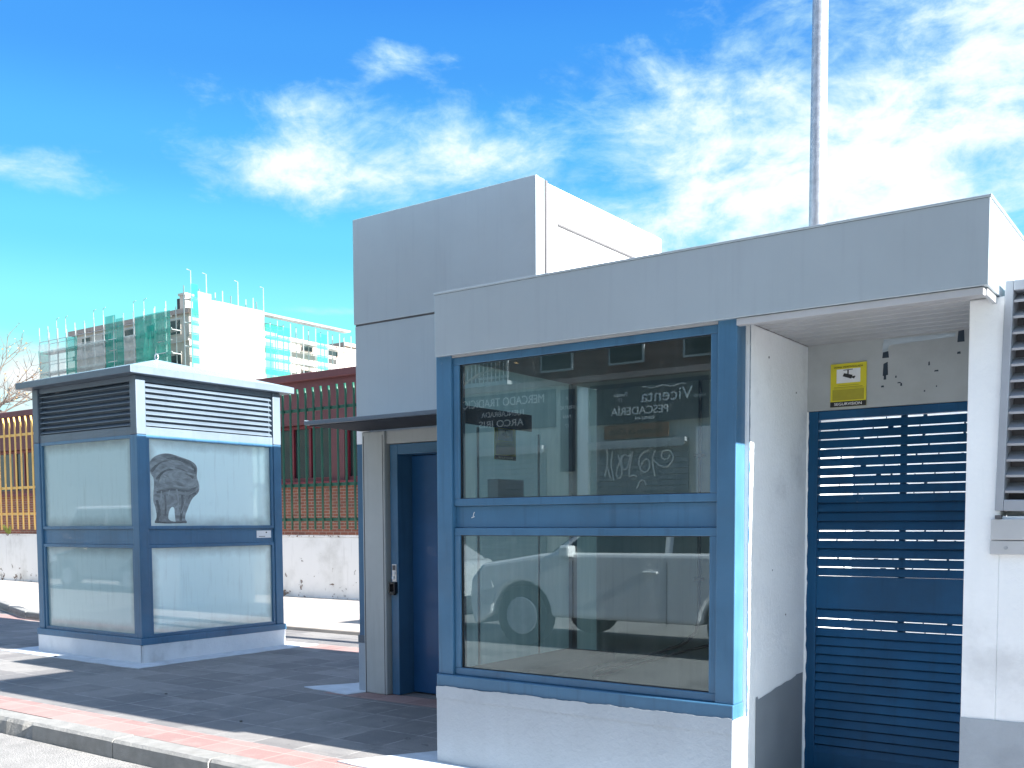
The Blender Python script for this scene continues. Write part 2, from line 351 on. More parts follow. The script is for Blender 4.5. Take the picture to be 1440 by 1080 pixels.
# far pavement with a kerb that bends away at its left end
poly = [(12,9.44),(-10.7,9.44),(-13.9,8.15),(-15.3,8.25),(-18,9.15),(-24,11.4),(-40,13.0),(-40,17.3),(12,17.3)]
struct(MB().prism(poly,'z',-.1,.055).build('far_pavement', M['farpave'], bevel=.015))
mk = MB()
fk = [(12,9.44),(-10.7,9.44),(-13.9,8.15),(-15.3,8.25),(-18,9.15),(-24,11.4)]
for (a,b) in zip(fk[2:],fk[3:]):
    A=Vector((*a,0)); B=Vector((*b,0)); d=(B-A); L=d.length; d.normalize(); nrm=Vector((-d.y,d.x,0)); 
    if nrm.y<0: nrm=-nrm
    k=max(1,int(L/1.0)); 
    for i in range(k):
        s0=A+d*(L*i/k+.01); s1=A+d*(L*(i+1)/k-.01)
        zt=.125+rnd.uniform(-.01,.01)
        mk.add([s0,s1,s1+nrm*.16,s0+nrm*.16]+[p+Vector((0,0,zt)) for p in (s0,s1,s1+nrm*.16,s0+nrm*.16)],[(0,3,2,1),(4,5,6,7),(0,1,5,4),(1,2,6,5),(2,3,7,6),(3,0,4,7)])
struct(mk.build('far_kerb', M['kerb'], bevel=.02))
# street kerb of single stones
mk = MB(); x=-30.0
edges=[-30]
xx=-5.12
ks=[xx+1.03*i for i in range(-24,17)]
def kerbstone(mk, a, b, z, y0, broken=False):
    n = 14; A=[]
    prof=[(y0,-.16),(y0,-.02),(y0+.018,0),(y0+.17,0),(y0+.17,-.16)]
    for i in range(n+1):
        x=a+(b-a)*i/n; row=[]
        for j,(py,pz) in enumerate(prof):
            q=mnoise.noise(Vector((x*6,py*9,j*3.1)))*.006 if j in (1,2) else 0
            yy,zz=py,pz
            if broken and j in (1,2):
                t=max(0,mnoise.noise(Vector((x*3.4,2.2,0)))*.5+.25); yy+=t*.09; zz-=t*.05*(j==1)+t*.03
                q=mnoise.noise(Vector((x*23,j,0)))*.012
            row.append((x,yy-q,z+zz+q*.5))
        A.append(row)
    o=len(mk.v); k=len(prof)
    for r in A: mk.v+=r
    for i in range(n):
        for j in range(k-1): mk.f.append((o+i*k+j,o+(i+1)*k+j,o+(i+1)*k+j+1,o+i*k+j+1))
    mk.f.append(tuple(o+j for j in range(k))); mk.f.append(tuple(o+n*k+j for j in range(k)))
for a,b in zip(ks,ks[1:]):
    br = abs(b+7.18)<.2
    kerbstone(mk, a+.006, b-.006-(.0 if not br else .01), rnd.uniform(-.006,.004), 3.895+rnd.uniform(-.006,.006), br)
struct(mk.build('kerb', M['kerb']))
# opposite side of the street
grid_slab('opposite_pavement', M['farpave'], -60, 30, -9.45, -6.05, 0)
struct(MB().box(-60,30,-6.045,-5.905,-.16,.004).build('opposite_kerb', M['kerb'], bevel=.012))
# cement aprons
def apron(name, pts, z=.006, parent=None):
    me=[]; 
    n=len(pts); out=[]
    for i in range(n):
        a=Vector(pts[i]); b=Vector(pts[(i+1)%n]); L=(b-a).length; k=max(1,int(L/.07))
        for j in range(k):
            p=a.lerp(b,j/k); w=mnoise.noise(Vector((p.x*5,p.y*5,1.3)))*.018
            out.append((p.x+w,p.y+w))
    return struct(MB().prism(out,'z',-.01,z).build(name, M['apron']))
apron('cement_apron', [(-11.65,5.98),(-8.98,5.98),(-8.98,8.45),(-11.65,8.45)])
apron('cement_apron', [(-4.42,4.30),(-1.2,4.2),(-1.2,4.66),(-3.9,4.66),(-3.9,5.1),(-3.96,5.1)])
apron('cement_apron', [(-6.72,6.14),(-6.10,6.07),(-6.06,6.27),(-6.2,6.5),(-6.36,6.75)])

# ------------------------------------------------------------------ louvre helper
def louvre(mb, face, a0,a1, pos, z0, z1, n, depth=.045, th=.008, drop=None, gap=.0):
    """face 'y': panel facing -Y spanning x a0..a1 at y=pos ; face 'x': facing +X spanning y"""
    p=(z1-z0)/n; dr = drop if drop else p*1.02
    for i in range(n):
        zt=z0+p*(i+1)
        if face=='y': mb.prism([(pos+depth,zt),(pos+depth,zt-th),(pos,zt-dr),(pos,zt-dr+th)],'x',a0,a1)
        else: mb.prism([(pos-depth,zt),(pos-depth,zt-th),(pos,zt-dr),(pos,zt-dr+th)],'y',a0,a1)
    return mb

# ragged paint edge strip on a wall: face 'y' plane y=pos (thin, proud toward -Y) or 'x' plane (proud toward +X)
def ragged(mb, face, a0,a1, pos, zb, zt, amp, seed, step=.02, proud=.0025, both=False):
    n=int(abs(a1-a0)/step); top=[]
    for i in range(n+1):
        a=a0+(a1-a0)*i/n
        q=mnoise.noise(Vector((a*7,seed,0)))*amp+mnoise.noise(Vector((a*31,seed,5)))*amp*.5
        top.append((a,zt+q))
    def P(a,z,d): return (a,pos-d,z) if face=='y' else (pos+d,a,z)
    o=len(mb.v)
    for a,z in top: mb.v += [P(a,zb,proud),P(a,z,proud),P(a,z,0)]
    for i in range(n):
        k=o+i*3; mb.f += [(k,k+3,k+4,k+1),(k+1,k+4,k+5,k+2)]
    return mb

# ------------------------------------------------------------------ glazed kiosk (left)
K = empty('glazed_kiosk', (-10.29,7.22,0), 'square freestanding kiosk with frosted panes, blue frame and louvres under a low grey roof', 'kiosk')
kx0,kx1,ky0,ky1=-11.295,-9.285,6.256,8.2
pl = MB().box(kx0+.005,kx1-.005,ky0+.005,ky1-.005,-.02,.19)
ragged(pl,'y',kx0+.002,kx1-.002,ky0-.012,.0,.215,.012,1.1,proud=.004)
ragged(pl,'x',ky0+.002,ky1,kx1+.012,.0,.215,.014,3.7,proud=.004)
pl.box(kx0+.001,kx1-.001,ky0-.010,ky0+.004,-.01,.185); pl.box(kx1-.006,kx1+.010,ky0-.010,ky1,-.01,.185)
pl.build('plinth', M['palegrey'], K)
box('sill', M['blue'], K, kx0-.02,kx1+.02,ky0-.02,ky1+.02,.19,.262,.006)
for (x,y) in ((kx0,ky0),(kx1,ky0),(kx0,ky1),(kx1,ky1)):
    sx=1 if x==kx0 else -1; sy=1 if y==ky0 else -1
    m=MB(); xa,xb=sorted((x,x+sx*.115)); ya,yb=sorted((y,y+sy*.115)); m.box(xa,xb,ya,yb,.262,2.398); MB().box(xa,xb,ya,yb,2.40,3.01).build('upper_post', M['slate'], K, .008)
    m.build('corner_post', M['blue'], K, .008)
def kwin(z0,z1):
    for face in ('y','x'):
        a0,a1=(kx0+.118,kx1-.118) if face=='y' else (ky0+.118,ky1-.118)
        fw=.035; m=MB()
        def bb(u0,u1,za,zb,d0,d1):
            if face=='y': m.box(u0,u1,ky0+d0,ky0+d1,za,zb)
            else: m.box(kx1-d1,kx1-d0,u0,u1,za,zb)
        bb(a0,a1,z0,z0+fw,.012,.06); bb(a0,a1,z1-fw,z1,.012,.06); bb(a0,a0+fw,z0+fw,z1-fw,.012,.06); bb(a1-fw,a1,z0+fw,z1-fw,.012,.06)
        w=m.build('window', M['blue'], K, .004)
        col=(.38,.55,.57) if face=='y' else (.70,.91,.90)  # same glass: side panes coloured paler for light coming through
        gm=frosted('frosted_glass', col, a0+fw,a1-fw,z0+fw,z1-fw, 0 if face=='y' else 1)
        g=MB()
        if face=='y': g.box(a0+fw-.005,a1-fw+.005,ky0+.038,ky0+.046,z0+fw-.005,z1-fw+.005)
        else: g.box(kx1-.046,kx1-.038,a0+fw-.005,a1-fw+.005,z0+fw-.005,z1-fw+.005)
        g.build('pane', gm, w)
kwin(.262,1.245); kwin(1.41,2.40)
box('mid_rail', M['blue'], K, kx0+.118,kx1-.118,ky0+.03,ky0+.09,1.245,1.41)
box('mid_rail', M['blue'], K, kx1-.09,kx1-.03,ky0+.118,ky1-.118,1.245,1.41)
# back and far side: solid blue sheet so that the box is closed
box('back_panel', M['blue'], K, kx0+.05,kx1-.118,ky1-.05,ky1-.02,.262,3.0)
box('side_panel', M['blue'], K, kx0+.02,kx0+.05,ky0+.118,ky1-.118,.262,3.0)
# louvre bands
for face in ('y','x'):
    m=MB()
    if face=='y':
        m.box(kx0+.118,kx1-.118,ky0+.015,ky0+.06,2.40,2.485); m.box(kx0+.118,kx1-.118,ky0+.02,ky0+.06,2.955,3.01)
        louvre(m,'y',kx0+.125,kx1-.125,ky0+.016,2.485,2.955,8,.05,.01,.047)
        m.box(kx0+.118,kx1-.118,ky0+.068,ky0+.075,2.485,2.955)
    else:
        m.box(kx1-.06,kx1-.015,ky0+.118,ky1-.118,2.40,2.485); m.box(kx1-.06,kx1-.02,ky0+.118,ky1-.118,2.955,3.01)
        louvre(m,'x',ky0+.125,ky1-.125,kx1-.016,2.485,2.955,8,.05,.01,.047)
        m.box(kx1-.075,kx1-.068,ky0+.118,ky1-.118,2.485,2.955)
    m.build('louvre_panel', M['slate'], K, .001)
# pale paint on the sunny corner above the glazing is the same metal
# roof: overhanging tray with shallow hip
ex0,ex1,ey0,ey1=-11.42,-9.18,6.13,8.33
m=MB(); m.box(ex0,ex1,ey0,ey1,3.012,3.085)
m.build('roof_tray', M['slate'], K, .006)
m=MB(); cx,cy=-10.29,7.22
m.add([(ex0+.005,ey0+.005,3.086),(ex1-.005,ey0+.005,3.086),(ex1-.005,ey1-.005,3.086),(ex0+.005,ey1-.005,3.086),(cx,cy,3.385)],[(0,1,4),(1,2,4),(2,3,4),(3,0,4),(0,3,2,1)])
rf=m.build('roof', M['fascia'], K)
m=MB(); m.tube([(cx+.033*math.cos(a),cy,3.415+.033*math.sin(a)) for a in [i*2*math.pi/20 for i in range(21)]],.007,8,False); m.tube([(cx,cy,3.37),(cx,cy,3.385)],.012)
m.build('lifting_ring', M['silver'], rf, smooth=True)
# sticker and smear
m=MB().box(kx1-.030,kx1-.0285,7.83,8.045,1.30,1.385); st=m.build('sticker', M['signwhite'], K)
m=MB().box(kx1-.0284,kx1-.0278,7.965,7.985,1.355,1.37); m.box(kx1-.0284,kx1-.0278,7.86,7.955,1.313,1.319); m.build('sticker_print', M['black'], st)
px=kx1-.0378
sm=[(6.42,2.12),(6.49,2.19),(6.64,2.23),(6.82,2.19),(6.97,2.15),(7.03,2.09),(7.01,1.98),(7.05,1.9),(7.04,1.81),(6.95,1.75),(6.9,1.66),(6.84,1.53),(6.88,1.48),(6.71,1.46),(6.45,1.48),(6.5,1.53),(6.48,1.65),(6.45,1.71),(6.48,1.94),(6.43,2.0),(6.41,2.07)]
def chaikin(p,n=2):
    for _ in range(n):
        q=[]
        for i in range(len(p)):
            a=Vector(p[i]); b=Vector(p[(i+1)%len(p)]); q+= [tuple(a.lerp(b,.25)),tuple(a.lerp(b,.75))]
        p=q
    return p
def ribbon(mb, pts, w, x, seed=0):
    # flat brush stroke on the plane x = const
    P=[Vector(p) for p in pts]; dense=[]
    for i in range(len(P)-1):
        for t in range(6): dense.append(P[i].lerp(P[i+1],t/6))
    dense.append(P[-1])
    for _ in range(2): dense=[dense[0]]+[(dense[i-1]+dense[i]*2+dense[i+1])/4 for i in range(1,len(dense)-1)]+[dense[-1]]
    o=len(mb.v)
    for i,p in enumerate(dense):
        d=(dense[min(i+1,len(dense)-1)]-dense[max(0,i-1)]); d.normalize(); nn=Vector((-d.y,d.x))
        ww=w*(.7+.5*abs(mnoise.noise(Vector((i*.3,seed,0)))))
        mb.v += [(x,p.x+nn.x*ww,p.y+nn.y*ww),(x,p.x-nn.x*ww,p.y-nn.y*ww)]
    for i in range(len(dense)-1): k=o+2*i; mb.f.append((k,k+1,k+3,k+2))
# two legs of the figure with the clear gap between them
L=[(6.42,2.12),(6.49,2.19),(6.64,2.23),(6.82,2.19),(6.97,2.15),(7.03,2.09),(7.01,1.98),(7.05,1.9),(7.04,1.81),(6.95,1.75),(6.9,1.66),(6.84,1.53),(6.88,1.48),(6.73,1.465),(6.72,1.56),(6.715,1.655),(6.66,1.64),(6.63,1.53),(6.66,1.50),(6.72,1.49),(6.72,1.465),(6.45,1.475),(6.5,1.53),(6.48,1.65),(6.45,1.71),(6.48,1.94),(6.43,2.0),(6.41,2.07)]
m=MB(); m.add([(px,a,b) for a,b in chaikin(L,2)],[tuple(range(len(L)*4))]); 
smo=m.build('paint_smear', M['smear'], K); tag(smo, label='grey brushed smear on the upper frosted pane')
m=MB()
for i,(pts,w) in enumerate([([(6.45,2.08),(6.6,2.16),(6.8,2.13),(6.98,2.06)],.012),([(6.47,1.98),(6.65,2.08),(6.85,2.03),(7.0,2.0)],.014),([(6.5,1.88),(6.56,2.0),(6.7,1.93),(6.9,1.98)],.010),([(6.52,1.84),(6.7,1.88),(6.85,1.86),(7.02,1.88)],.012),([(6.56,1.82),(6.55,1.7),(6.56,1.55)],.011),([(6.75,1.84),(6.77,1.7),(6.76,1.6)],.014),([(6.66,1.83),(6.64,1.74),(6.65,1.68)],.008),([(6.86,1.82),(6.86,1.72),(6.8,1.58)],.009),([(6.52,1.9),(6.55,1.98),(6.6,1.9),(6.63,1.97)],.007),([(6.9,1.78),(7.02,1.84),(7.0,1.93)],.008)]):
    ribbon(m, pts, w, px+.0006*(1+i%2), i)
m.build('brush_stroke', M['smearlite'], smo)
m=MB()
for i,(pts,w) in enumerate([([(6.44,2.02),(6.55,2.13),(6.75,2.18),(6.95,2.12),(7.0,2.04)],.02),([(6.5,1.94),(6.6,2.04),(6.8,2.07),(6.97,1.97)],.016),([(6.5,1.8),(6.7,1.84),(6.9,1.82),(7.02,1.88)],.016),([(6.5,1.72),(6.53,1.6),(6.5,1.5)],.02),([(6.6,1.78),(6.61,1.66),(6.6,1.55)],.014),([(6.82,1.78),(6.82,1.66),(6.79,1.5)],.018),([(6.47,1.485),(6.65,1.48),(6.87,1.485)],.012),([(6.9,1.74),(6.93,1.8),(7.0,1.8)],.012)]):
    ribbon(m, pts, w, px+.0004*(1+i%2), i+30)
m.build('brush_stroke', M['smeardark'], smo)

# ------------------------------------------------------------------ entrance building (W box, fascia, recess, right wall)
B = empty('entrance_building', (-2.4,4.67,0), 'low flat-roofed entrance building with grey fascia, blue-framed glazing and recessed gate', 'building')
wx0,wx1=-3.90,-1.995; wy=4.67
m=MB().box(wx0,wx1+.004,wy,wy+.12,-.02,.45); 
ragged(m,'y',wx0,wx1+.004,wy-.0335,.40,.475,.010,8.2,step=.012,proud=.003)
m.box(wx0+.001,wx1+.003,wy-.0325,wy-.001,-.02,.468)
m.box(wx0,wx0+.08,wy+.12,6.46,-.02,.5)
m.build('plinth_wall', M['grey'], B)
box('sill', M['blue'], B, wx0-.004,wx1+.006,wy-.028,wy+.10,.470,.546,.006)
box('window_post', M['blue'], B, wx0,wx0+.112,wy-.012,wy+.10,.546,2.445,.005)
box('window_post', M['blue'], B, wx1-.10,wx1+.002,wy-.012,wy+.10,.546,2.445,.005)
box('mid_rail', M['blue'], B, wx0+.112,wx1-.10,wy+.03,wy+.08,1.428,1.556,.003)
m=MB(); ribx=-3.66
m.tube([(ribx,wy+.0295,1.49),(ribx+.008,wy+.0285,1.515),(ribx+.013,wy+.0285,1.52)],.002,5); m.tube([(ribx-.01,wy+.0285,1.487),(ribx+.012,wy+.0285,1.494)],.0025,5)
m.build('scratch_mark', M['signwhite'], B)
def bwin(z0,z1):
    a0,a1=wx0+.114,wx1-.102; m=MB(); fw=.043
    m.box(a0,a1,wy+.008,wy+.07,z0,z0+fw); m.box(a0,a1,wy+.008,wy+.07,z1-fw,z1); m.box(a0,a0+fw,wy+.008,wy+.07,z0+fw,z1-fw); m.box(a1-fw,a1,wy+.008,wy+.07,z0+fw,z1-fw)
    w=m.build('window', M['blue'], B, .004)
    g=MB(); f=(.001); g.add([(a0+fw-.004,wy+.03,z0+fw-.004),(a1-fw+.004,wy+.03,z0+fw-.004),(a1-fw+.004,wy+.03,z1-fw+.004),(a0+fw-.004,wy+.03,z1-fw+.004)],[(0,1,2,3)])
    g.build('pane', M['glass'], w)
    s=MB(); t=.004
    s.box(a0+fw-.001,a0+fw+t,wy+.022,wy+.029,z0+fw,z1-fw); s.box(a1-fw-t,a1-fw+.001,wy+.022,wy+.029,z0+fw,z1-fw); s.box(a0+fw+t,a1-fw-t,wy+.022,wy+.029,z1-fw-t,z1-fw+.001); s.box(a0+fw+t,a1-fw-t,wy+.022,wy+.029,z0+fw-.001,z0+fw+t)
    s.build('gasket', M['black'], w)
bwin(.547,1.427); bwin(1.557,2.43)
m=MB().box(wx0+.112,wx1-.10,wy+.002,wy+.09,2.431,2.445); m.build('head_trim', M['soffit'], B)
# fascia
fx0,fx1,fy=-3.885,-.867,4.63
m=MB(); m.box(fx0,fx1,fy,fy+.03,2.44,2.80); m.build('fascia_panel', M['fascia'], B, .003)
m=MB(); m.box(fx1-.03,fx1-.001,fy+.031,6.5,2.44,2.80); m.build('fascia_return', M['fascia'], B, .003)
m=MB(); m.box(fx0,fx0+.03,fy+.031,6.44,2.44,2.80); m.build('fascia_return', M['fascia'], B, .003)
m=MB(); m.box(fx0+.031,fx1-.031,fy+.031,6.5,2.475,2.70); m.build('roof_deck', M['roofgrey'], B)
m=MB(); m.box(fx0-.004,fx1+.006,fy-.006,fy+.05,2.801,2.812); m.box(fx1-.05,fx1+.006,fy+.051,6.5,2.801,2.812); m.box(fx0-.004,fx0+.04,fy+.051,6.44,2.801,2.812)
m.build('coping', M['fascia'], B, .002)
# lower lip visible beneath the right-hand end
m=MB(); m.box(wx1+.004,fx1-.02,fy+.012,fy+.05,2.405,2.438); m.build('drip_edge', M['soffit'], B, .003)
m=MB(); m.box(fx1-.03,fx1-.012,fy+.052,4.97,2.407,2.437); m.build('drip_edge', M['trim'], B, .002)
# soffit planks
m=MB(); y=fy+.052
while y<5.6:
    m.box(wx1+.02,fx1-.031,y,min(y+.088,5.6),2.436,2.452); y+=.104
m.build('soffit', M['soffit'], B, .003)
box('soffit_backing', M['seam'], B, wx1+.02,fx1-.031,fy+.052,5.6,2.4525,2.47)
# recess left wall
m=MB(); m.box(wx1-.058,wx1+.022,wy+.101,6.46,-.02,2.436); m.box(wx1-.058,wx1+.018,wy+.002,wy+.101,-.02,.468)
m.build('recess_wall', M['white'], B, .006)
m=MB(); 
n=60; o=len(m.v); xw=wx1+.0245
for i in range(n+1):
    yv=4.885+(5.575-4.885)*i/n  # dado starts at the sun edge; sunlit grey in front is coloured white
    zz=.535+.07*(i/n)+mnoise.noise(Vector((yv*9,2,2)))*.01+(.018 if i<3 else 0)
    if i>50: zz=.60-.0*(i)
    m.v += [(xw,yv,0),(xw,yv,zz)]
for i in range(n): m.f.append((o+2*i,o+2*i+2,o+2*i+3,o+2*i+1))
m.build('dado_paint', M['dado'], B)
m=MB(); n=140; o=len(m.v)
for i in range(n+1):
    z=.47+(2.43-.47)*i/n; w=.004+abs(mnoise.noise(Vector((z*9,7,0))))*.016+abs(mnoise.noise(Vector((z*45,3,0))))*.005
    m.v += [(wx1+.0235,wy+.1005,z),(wx1+.0235,wy+.101+w,z)]
for i in range(n): m.f.append((o+2*i,o+2*i+1,o+2*i+3,o+2*i+2))
m.build('paint_edge', M['blue'], B)
for (yy,zz,q) in ((5.02,2.30,.006),(5.42,2.16,.005),(5.1,1.2,.004),(5.3,.95,.005)):
    MB().tube([(wx1+.020,yy,zz),(wx1+.0235,yy,zz)],q,8).build('wall_plug', M['seam'], B)
# wall above gate
m=MB(); m.box(wx1+.022,-.99,5.6,5.70,2.072,2.436); m.build('lintel_wall', M['offwhite'], B)
m=MB()   # flaking paint and old fixings
def spot(x,z,w,h,sk=0): m.add([(x,5.5985,z),(x+w,5.5985,z+sk),(x+w*.9,5.5985,z+h+sk),(x+w*.1,5.5985,z+h*.92)],[(0,1,2,3)])
sp=[]
def spot(x,z,w,h,sk=0):
    q=MB().add([(x,5.5985,z),(x+w,5.5985,z+sk),(x+w*.9,5.5985,z+h+sk),(x+w*.1,5.5985,z+h*.92)],[(0,1,2,3)]); q.build('paint_chip', M['navy'], B)
spot(-1.566,2.33,.035,.035); spot(-1.562,2.235,.028,.07,.004); spot(-1.557,2.215,.014,.03); spot(-1.19,2.375,.035,.06); spot(-1.57,2.175,.016,.010); spot(-1.47,2.175,.01,.016); spot(-1.33,2.27,.008,.02); spot(-1.30,2.235,.022,.008); spot(-1.485,2.19,.018,.006); spot(-1.497,2.22,.008,.012); spot(-1.19,2.315,.018,.012); spot(-1.35,2.135,.008,.008); spot(-1.29,2.155,.006,.008)
m=MB(); m.add([(-1.56,5.598,2.395),(-1.20,5.598,2.405),(-1.20,5.598,2.425),(-1.56,5.598,2.428)],[(0,1,2,3)]); m.add([(-1.565,5.5975,2.36),(-1.54,5.5975,2.365),(-1.525,5.5975,2.41),(-1.565,5.5975,2.41)],[(0,1,2,3)])
m.build('old_paint_patch', M['fascia'], B)
# right wall and its return
m=MB(); m.box(-.99,-.845,4.885,5.04,-.02,2.436); m.box(-.845,.33,4.885,5.04,-.02,1.475); m.box(.33,2.2,4.885,5.04,-.02,2.436); m.box(-.99,-.90,5.04,5.72,-.02,2.436); m.box(.33,2.2,4.90,5.04,2.437,2.47); m.box(-.845,.33,5.03,5.04,1.475,2.47)
m.build('right_wall', M['white'], B, .006)
m=MB(); ragged(m,'y',-.99,2.2,4.882,0,.562,.006,4.4,step=.02); m.build('dado_paint', M['grey'], B)
# joining wall to the lift tower, inner back wall, ceiling
box('link_wall', M['grey'], B, -4.29,-3.91,6.5,6.56,0,2.7)
box('inner_back_wall', M['inback'], B, wx0+.002,wx1-.062,6.40,6.46,-.02,2.43)
box('inner_ceiling', M['infloor'], B, wx0+.09,wx1-.065,wy+.10,6.395,2.425,2.445)
m=MB(); m.add([(wx0+.07,wy+.12,.5),(wx0+.07,6.10,.5),(wx0+.07,6.10,2.43),(wx0+.07,wy+.12,2.43)],[(0,1,2,3)]); m.build('side_glazing', M['milky'], B)
m=MB(); m.add([(wx0+.072,6.101,.5),(wx0+.072,6.396,.5),(wx0+.072,6.396,2.43),(wx0+.072,6.101,2.43)],[(0,1,2,3)]); m.build('side_glazing', M['milky'], B)
box('inner_post', M['slate'], B, wx0+.03,wx0+.10,6.02,6.085,.5,2.424)
box('inner_ledge', M['dark'], B, wx0+.02,-3.45,wy+.12,6.02,.50,.565)
box('inner_floor', M['infloor'], B, wx0+.08,wx1-.06,wy+.12,6.40,-.01,.02)
box('header_panel', M['navy'], B, wx0+.0755,wx0+.088,4.80,5.54,2.06,2.17)
for k,(yy) in enumerate((4.95,5.62)):
    box('inner_batten', M['trim'], B, wx0+.0755,wx0+.083,yy,yy+.02,.57,2.05)
pc=box('meter_cabinet', M['trim'], B, wx0+.0755,wx0+.16,5.06,5.34,1.42,1.73)
m=MB()
m.tube([(-2.99,6.37,2.42),(-2.99,6.37,.80),(-3.01,6.37,.70),(-3.07,6.37,.63),(-3.15,6.36,.585),(-4.0+.2,6.34,.36)],.013,8)
m.tube([(-2.6,6.34,.70),(-3.15,6.33,.54),(-3.8,6.31,.32)],.011,8)
m.build('conduit', M['black'], B, smooth=True)
box('pipe_clip',M['black'],B,-3.022,-2.96,6.352,6.39,1.05,1.075); box('pipe_clip',M['black'],B,-3.022,-2.96,6.352,6.39,1.9,1.925)
# gate
G = MB(); gx0,gx1=wx1+.024,-.992; gy=5.60
G.box(gx0,gx0+.062,gy+.0,gy+.05,.0,2.07); G.box(gx1-.05,gx1,gy,gy+.05,0,2.07)
G.box(gx0+.062,gx1-.05,gy,gy+.05,2.022,2.07); G.box(gx0+.062,gx1-.05,gy,gy+.05,.967,1.15); G.box(gx0+.062,gx1-.05,gy,gy+.05,0,.15)
gate=G.build('gate', M['bluegate'], B, .004)
ga,gb=gx0+.063,gx1-.051
def blades(z0,n,p,openrows,name):
    m=MB()
    for i in range(n):
        zt=z0-p*i                       # top of the pitch, the gap lies here
        g=.0062
        zb=zt-p
        m.prism([(gy+.016,zt-g),(gy+.028,zt-g),(gy+.028,zb+.004),(gy+.008,zb),(gy+.0,zb+.003)],'x',ga,gb)
        if i in openrows:
            xb=ga+.02
            while xb<gb-.03:
                xb+=.075+rnd.random()*.05; ww=.004+rnd.random()*rnd.random()*.03
                if rnd.random()<.8 and xb+ww<gb: m.box(xb,xb+ww,gy+.029,gy+.033,zt-g-.004,zt+(.004 if rnd.random()<.7 else -.003))
        else: m.box(ga,gb,gy+.029,gy+.033,zt-g-.01,zt+.012)
    return m.build(name, M['bluegate'], gate)
blades(2.016,17,.0508,{0,1,2,3,4,5,6,7,8,12,13,15,16},'louvre_panel')
blades(.965,16,.0515,{1,2},'louvre_panel')
m=MB(); mid=(ga+gb)/2+.02; m.box(mid-.016,mid+.016,gy+.034,gy+.05,.13,2.03)
x=ga+.085
while x<gb:
    if False: m.box(x-.004-rnd.random()*.004,x+.004,gy+.035,gy+.041,.13,2.03)
    x+=.089
m.build('mesh_bar', M['bluegate'], gate)
m=MB()   # ragged white paint over the edge of the gate frame
n=110
o=len(m.v)
for i in range(n+1):
    z=2.07*i/n; w=.006+abs(mnoise.noise(Vector((z*8,4,0))))*.012+.006*abs(mnoise.noise(Vector((z*40,1,0))))
    m.v += [(gx0-.002,gy-.002,z),(gx0+w,gy-.002,z)]
for i in range(n): m.f.append((o+2*i,o+2*i+1,o+2*i+3,o+2*i+2))
m.build('paint_edge', M['white'], gate)
# hopper vent on the right wall
V=MB(); tl=Matrix.Translation((0,4.925,1.48)) @ Matrix.Rotation(R(1.2),4,'Y')
vx0,vx1=-.865,.35
V.box(vx0,vx0+.035,-.06,.10,0,1.0,tl); V.box(vx1-.035,vx1,-.06,.10,0,1.0,tl); V.box(vx0+.035,vx1-.035,-.06,.10,0,.05,tl); V.box(vx0+.035,vx1-.035,-.06,.10,.955,1.0,tl)
vent=V.build('vent', M['trimgrey'], B, .004)
m=MB()
p=(.955-.06)/13
for i in range(13):
    zt=.06+p*(i+1); pts=[(.03,zt-p*.02),(.03,zt-p*.12),(-.046,zt-p*.72),(-.050,zt-p*.72+.010),(-.046,zt-p*.58)]
    vs=[tl@Vector((a,b,c)) for a in (vx0+.036,vx1-.036) for (b,c) in pts]
    m.add(vs,[(0,1,2,3,4),(9,8,7,6,5)]+[(j,(j+1)%5,(j+1)%5+5,j+5) for j in range(5)])
m.build('slat', M['trimgrey'], vent)
m=MB(); m.box(vx0+.036,vx1-.036,.06,.068,.05,.955,tl); m.build('vent_back', M['seam'], vent)
m=MB(); m.box(vx0-.012,vx1,4.855,4.884,1.37,1.462); m.box(vx0-.015,vx1,4.862,4.884,1.305,1.367)
sl=m.build('vent_sill', M['trim'], B, .003)
m=MB(); m.tube([(-.815,4.863,1.335),(-.815,4.856,1.335)],.008,10); m.build('screw', M['galv'], sl)
m=MB(); m.box(vx0+.005,vx0+.03,4.85,4.884,1.463,1.479); m.build('vent_foot', M['seam'], sl)

# ------------------------------------------------------------------ lift tower
T = empty('lift_tower', (-5.37,7.3,0), 'tall pale grey box tower with a blue door under a thin dark canopy', 'lift tower')
tx0,tx1,ty=-6.186,-4.293,6.30
m=MB(); m.box(tx0,tx1,ty,ty+.035,3.158,4.04); m.build('front_panel', M['fascia'], T, .003)
m=MB(); m.box(tx0+.004,tx1-.006,ty+.012,ty+.035,2.365,3.144); m.build('front_panel', M['fascia'], T, .003)
m=MB(); m.box(tx0+.006,tx1-.008,ty+.018,ty+.035,3.1445,3.1575); m.build('panel_joint', M['seam'], T)
m=MB(); m.box(tx1-.035,tx1-.001,ty+.036,ty+.115,2.4,4.035); m.build('corner_trim', M['fascia'], T, .002)
m=MB(); m.box(tx1-.03,tx1+.008,ty+.12,ty+.15,2.4,4.03); m.build('corner_trim', M['seam'], T, .004)
m=MB(); m.box(tx1-.03,tx1-.006,ty+.155,8.32,2.4,4.02); m.build('side_panel', M['white'], T, .003)
m=MB(); m.box(tx1-.006,tx1+.012,6.60,8.15,3.735,3.749); m.build('flashing', M['seam'], T)
m=MB(); m.box(tx0+.02,tx0+.05,ty+.036,8.3,2.365,3.98); m.box(tx0+.05,tx1-.036,8.27,8.32,2.365,3.98); m.build('rear_panel', M['fascia'], T)
m=MB(); m.box(tx0+.05,tx1-.036,ty+.036,8.27,3.70,3.78); m.build('roof', M['roofgrey'], T)
box('lower_wall', M['white'], T, tx0+.15,tx1-.01,6.60,8.25,0,2.36,0)
m=MB(); m.box(tx0+.012,tx0+.16,ty+.005,ty+.13,.451,2.14); m.build('corner_post', M['blue'], T, .006)
m=MB(); m.box(tx0+.003,tx0+.16,ty-.005,ty+.13,.425,.49); m.build('post_foot', M['slate'], T, .004)
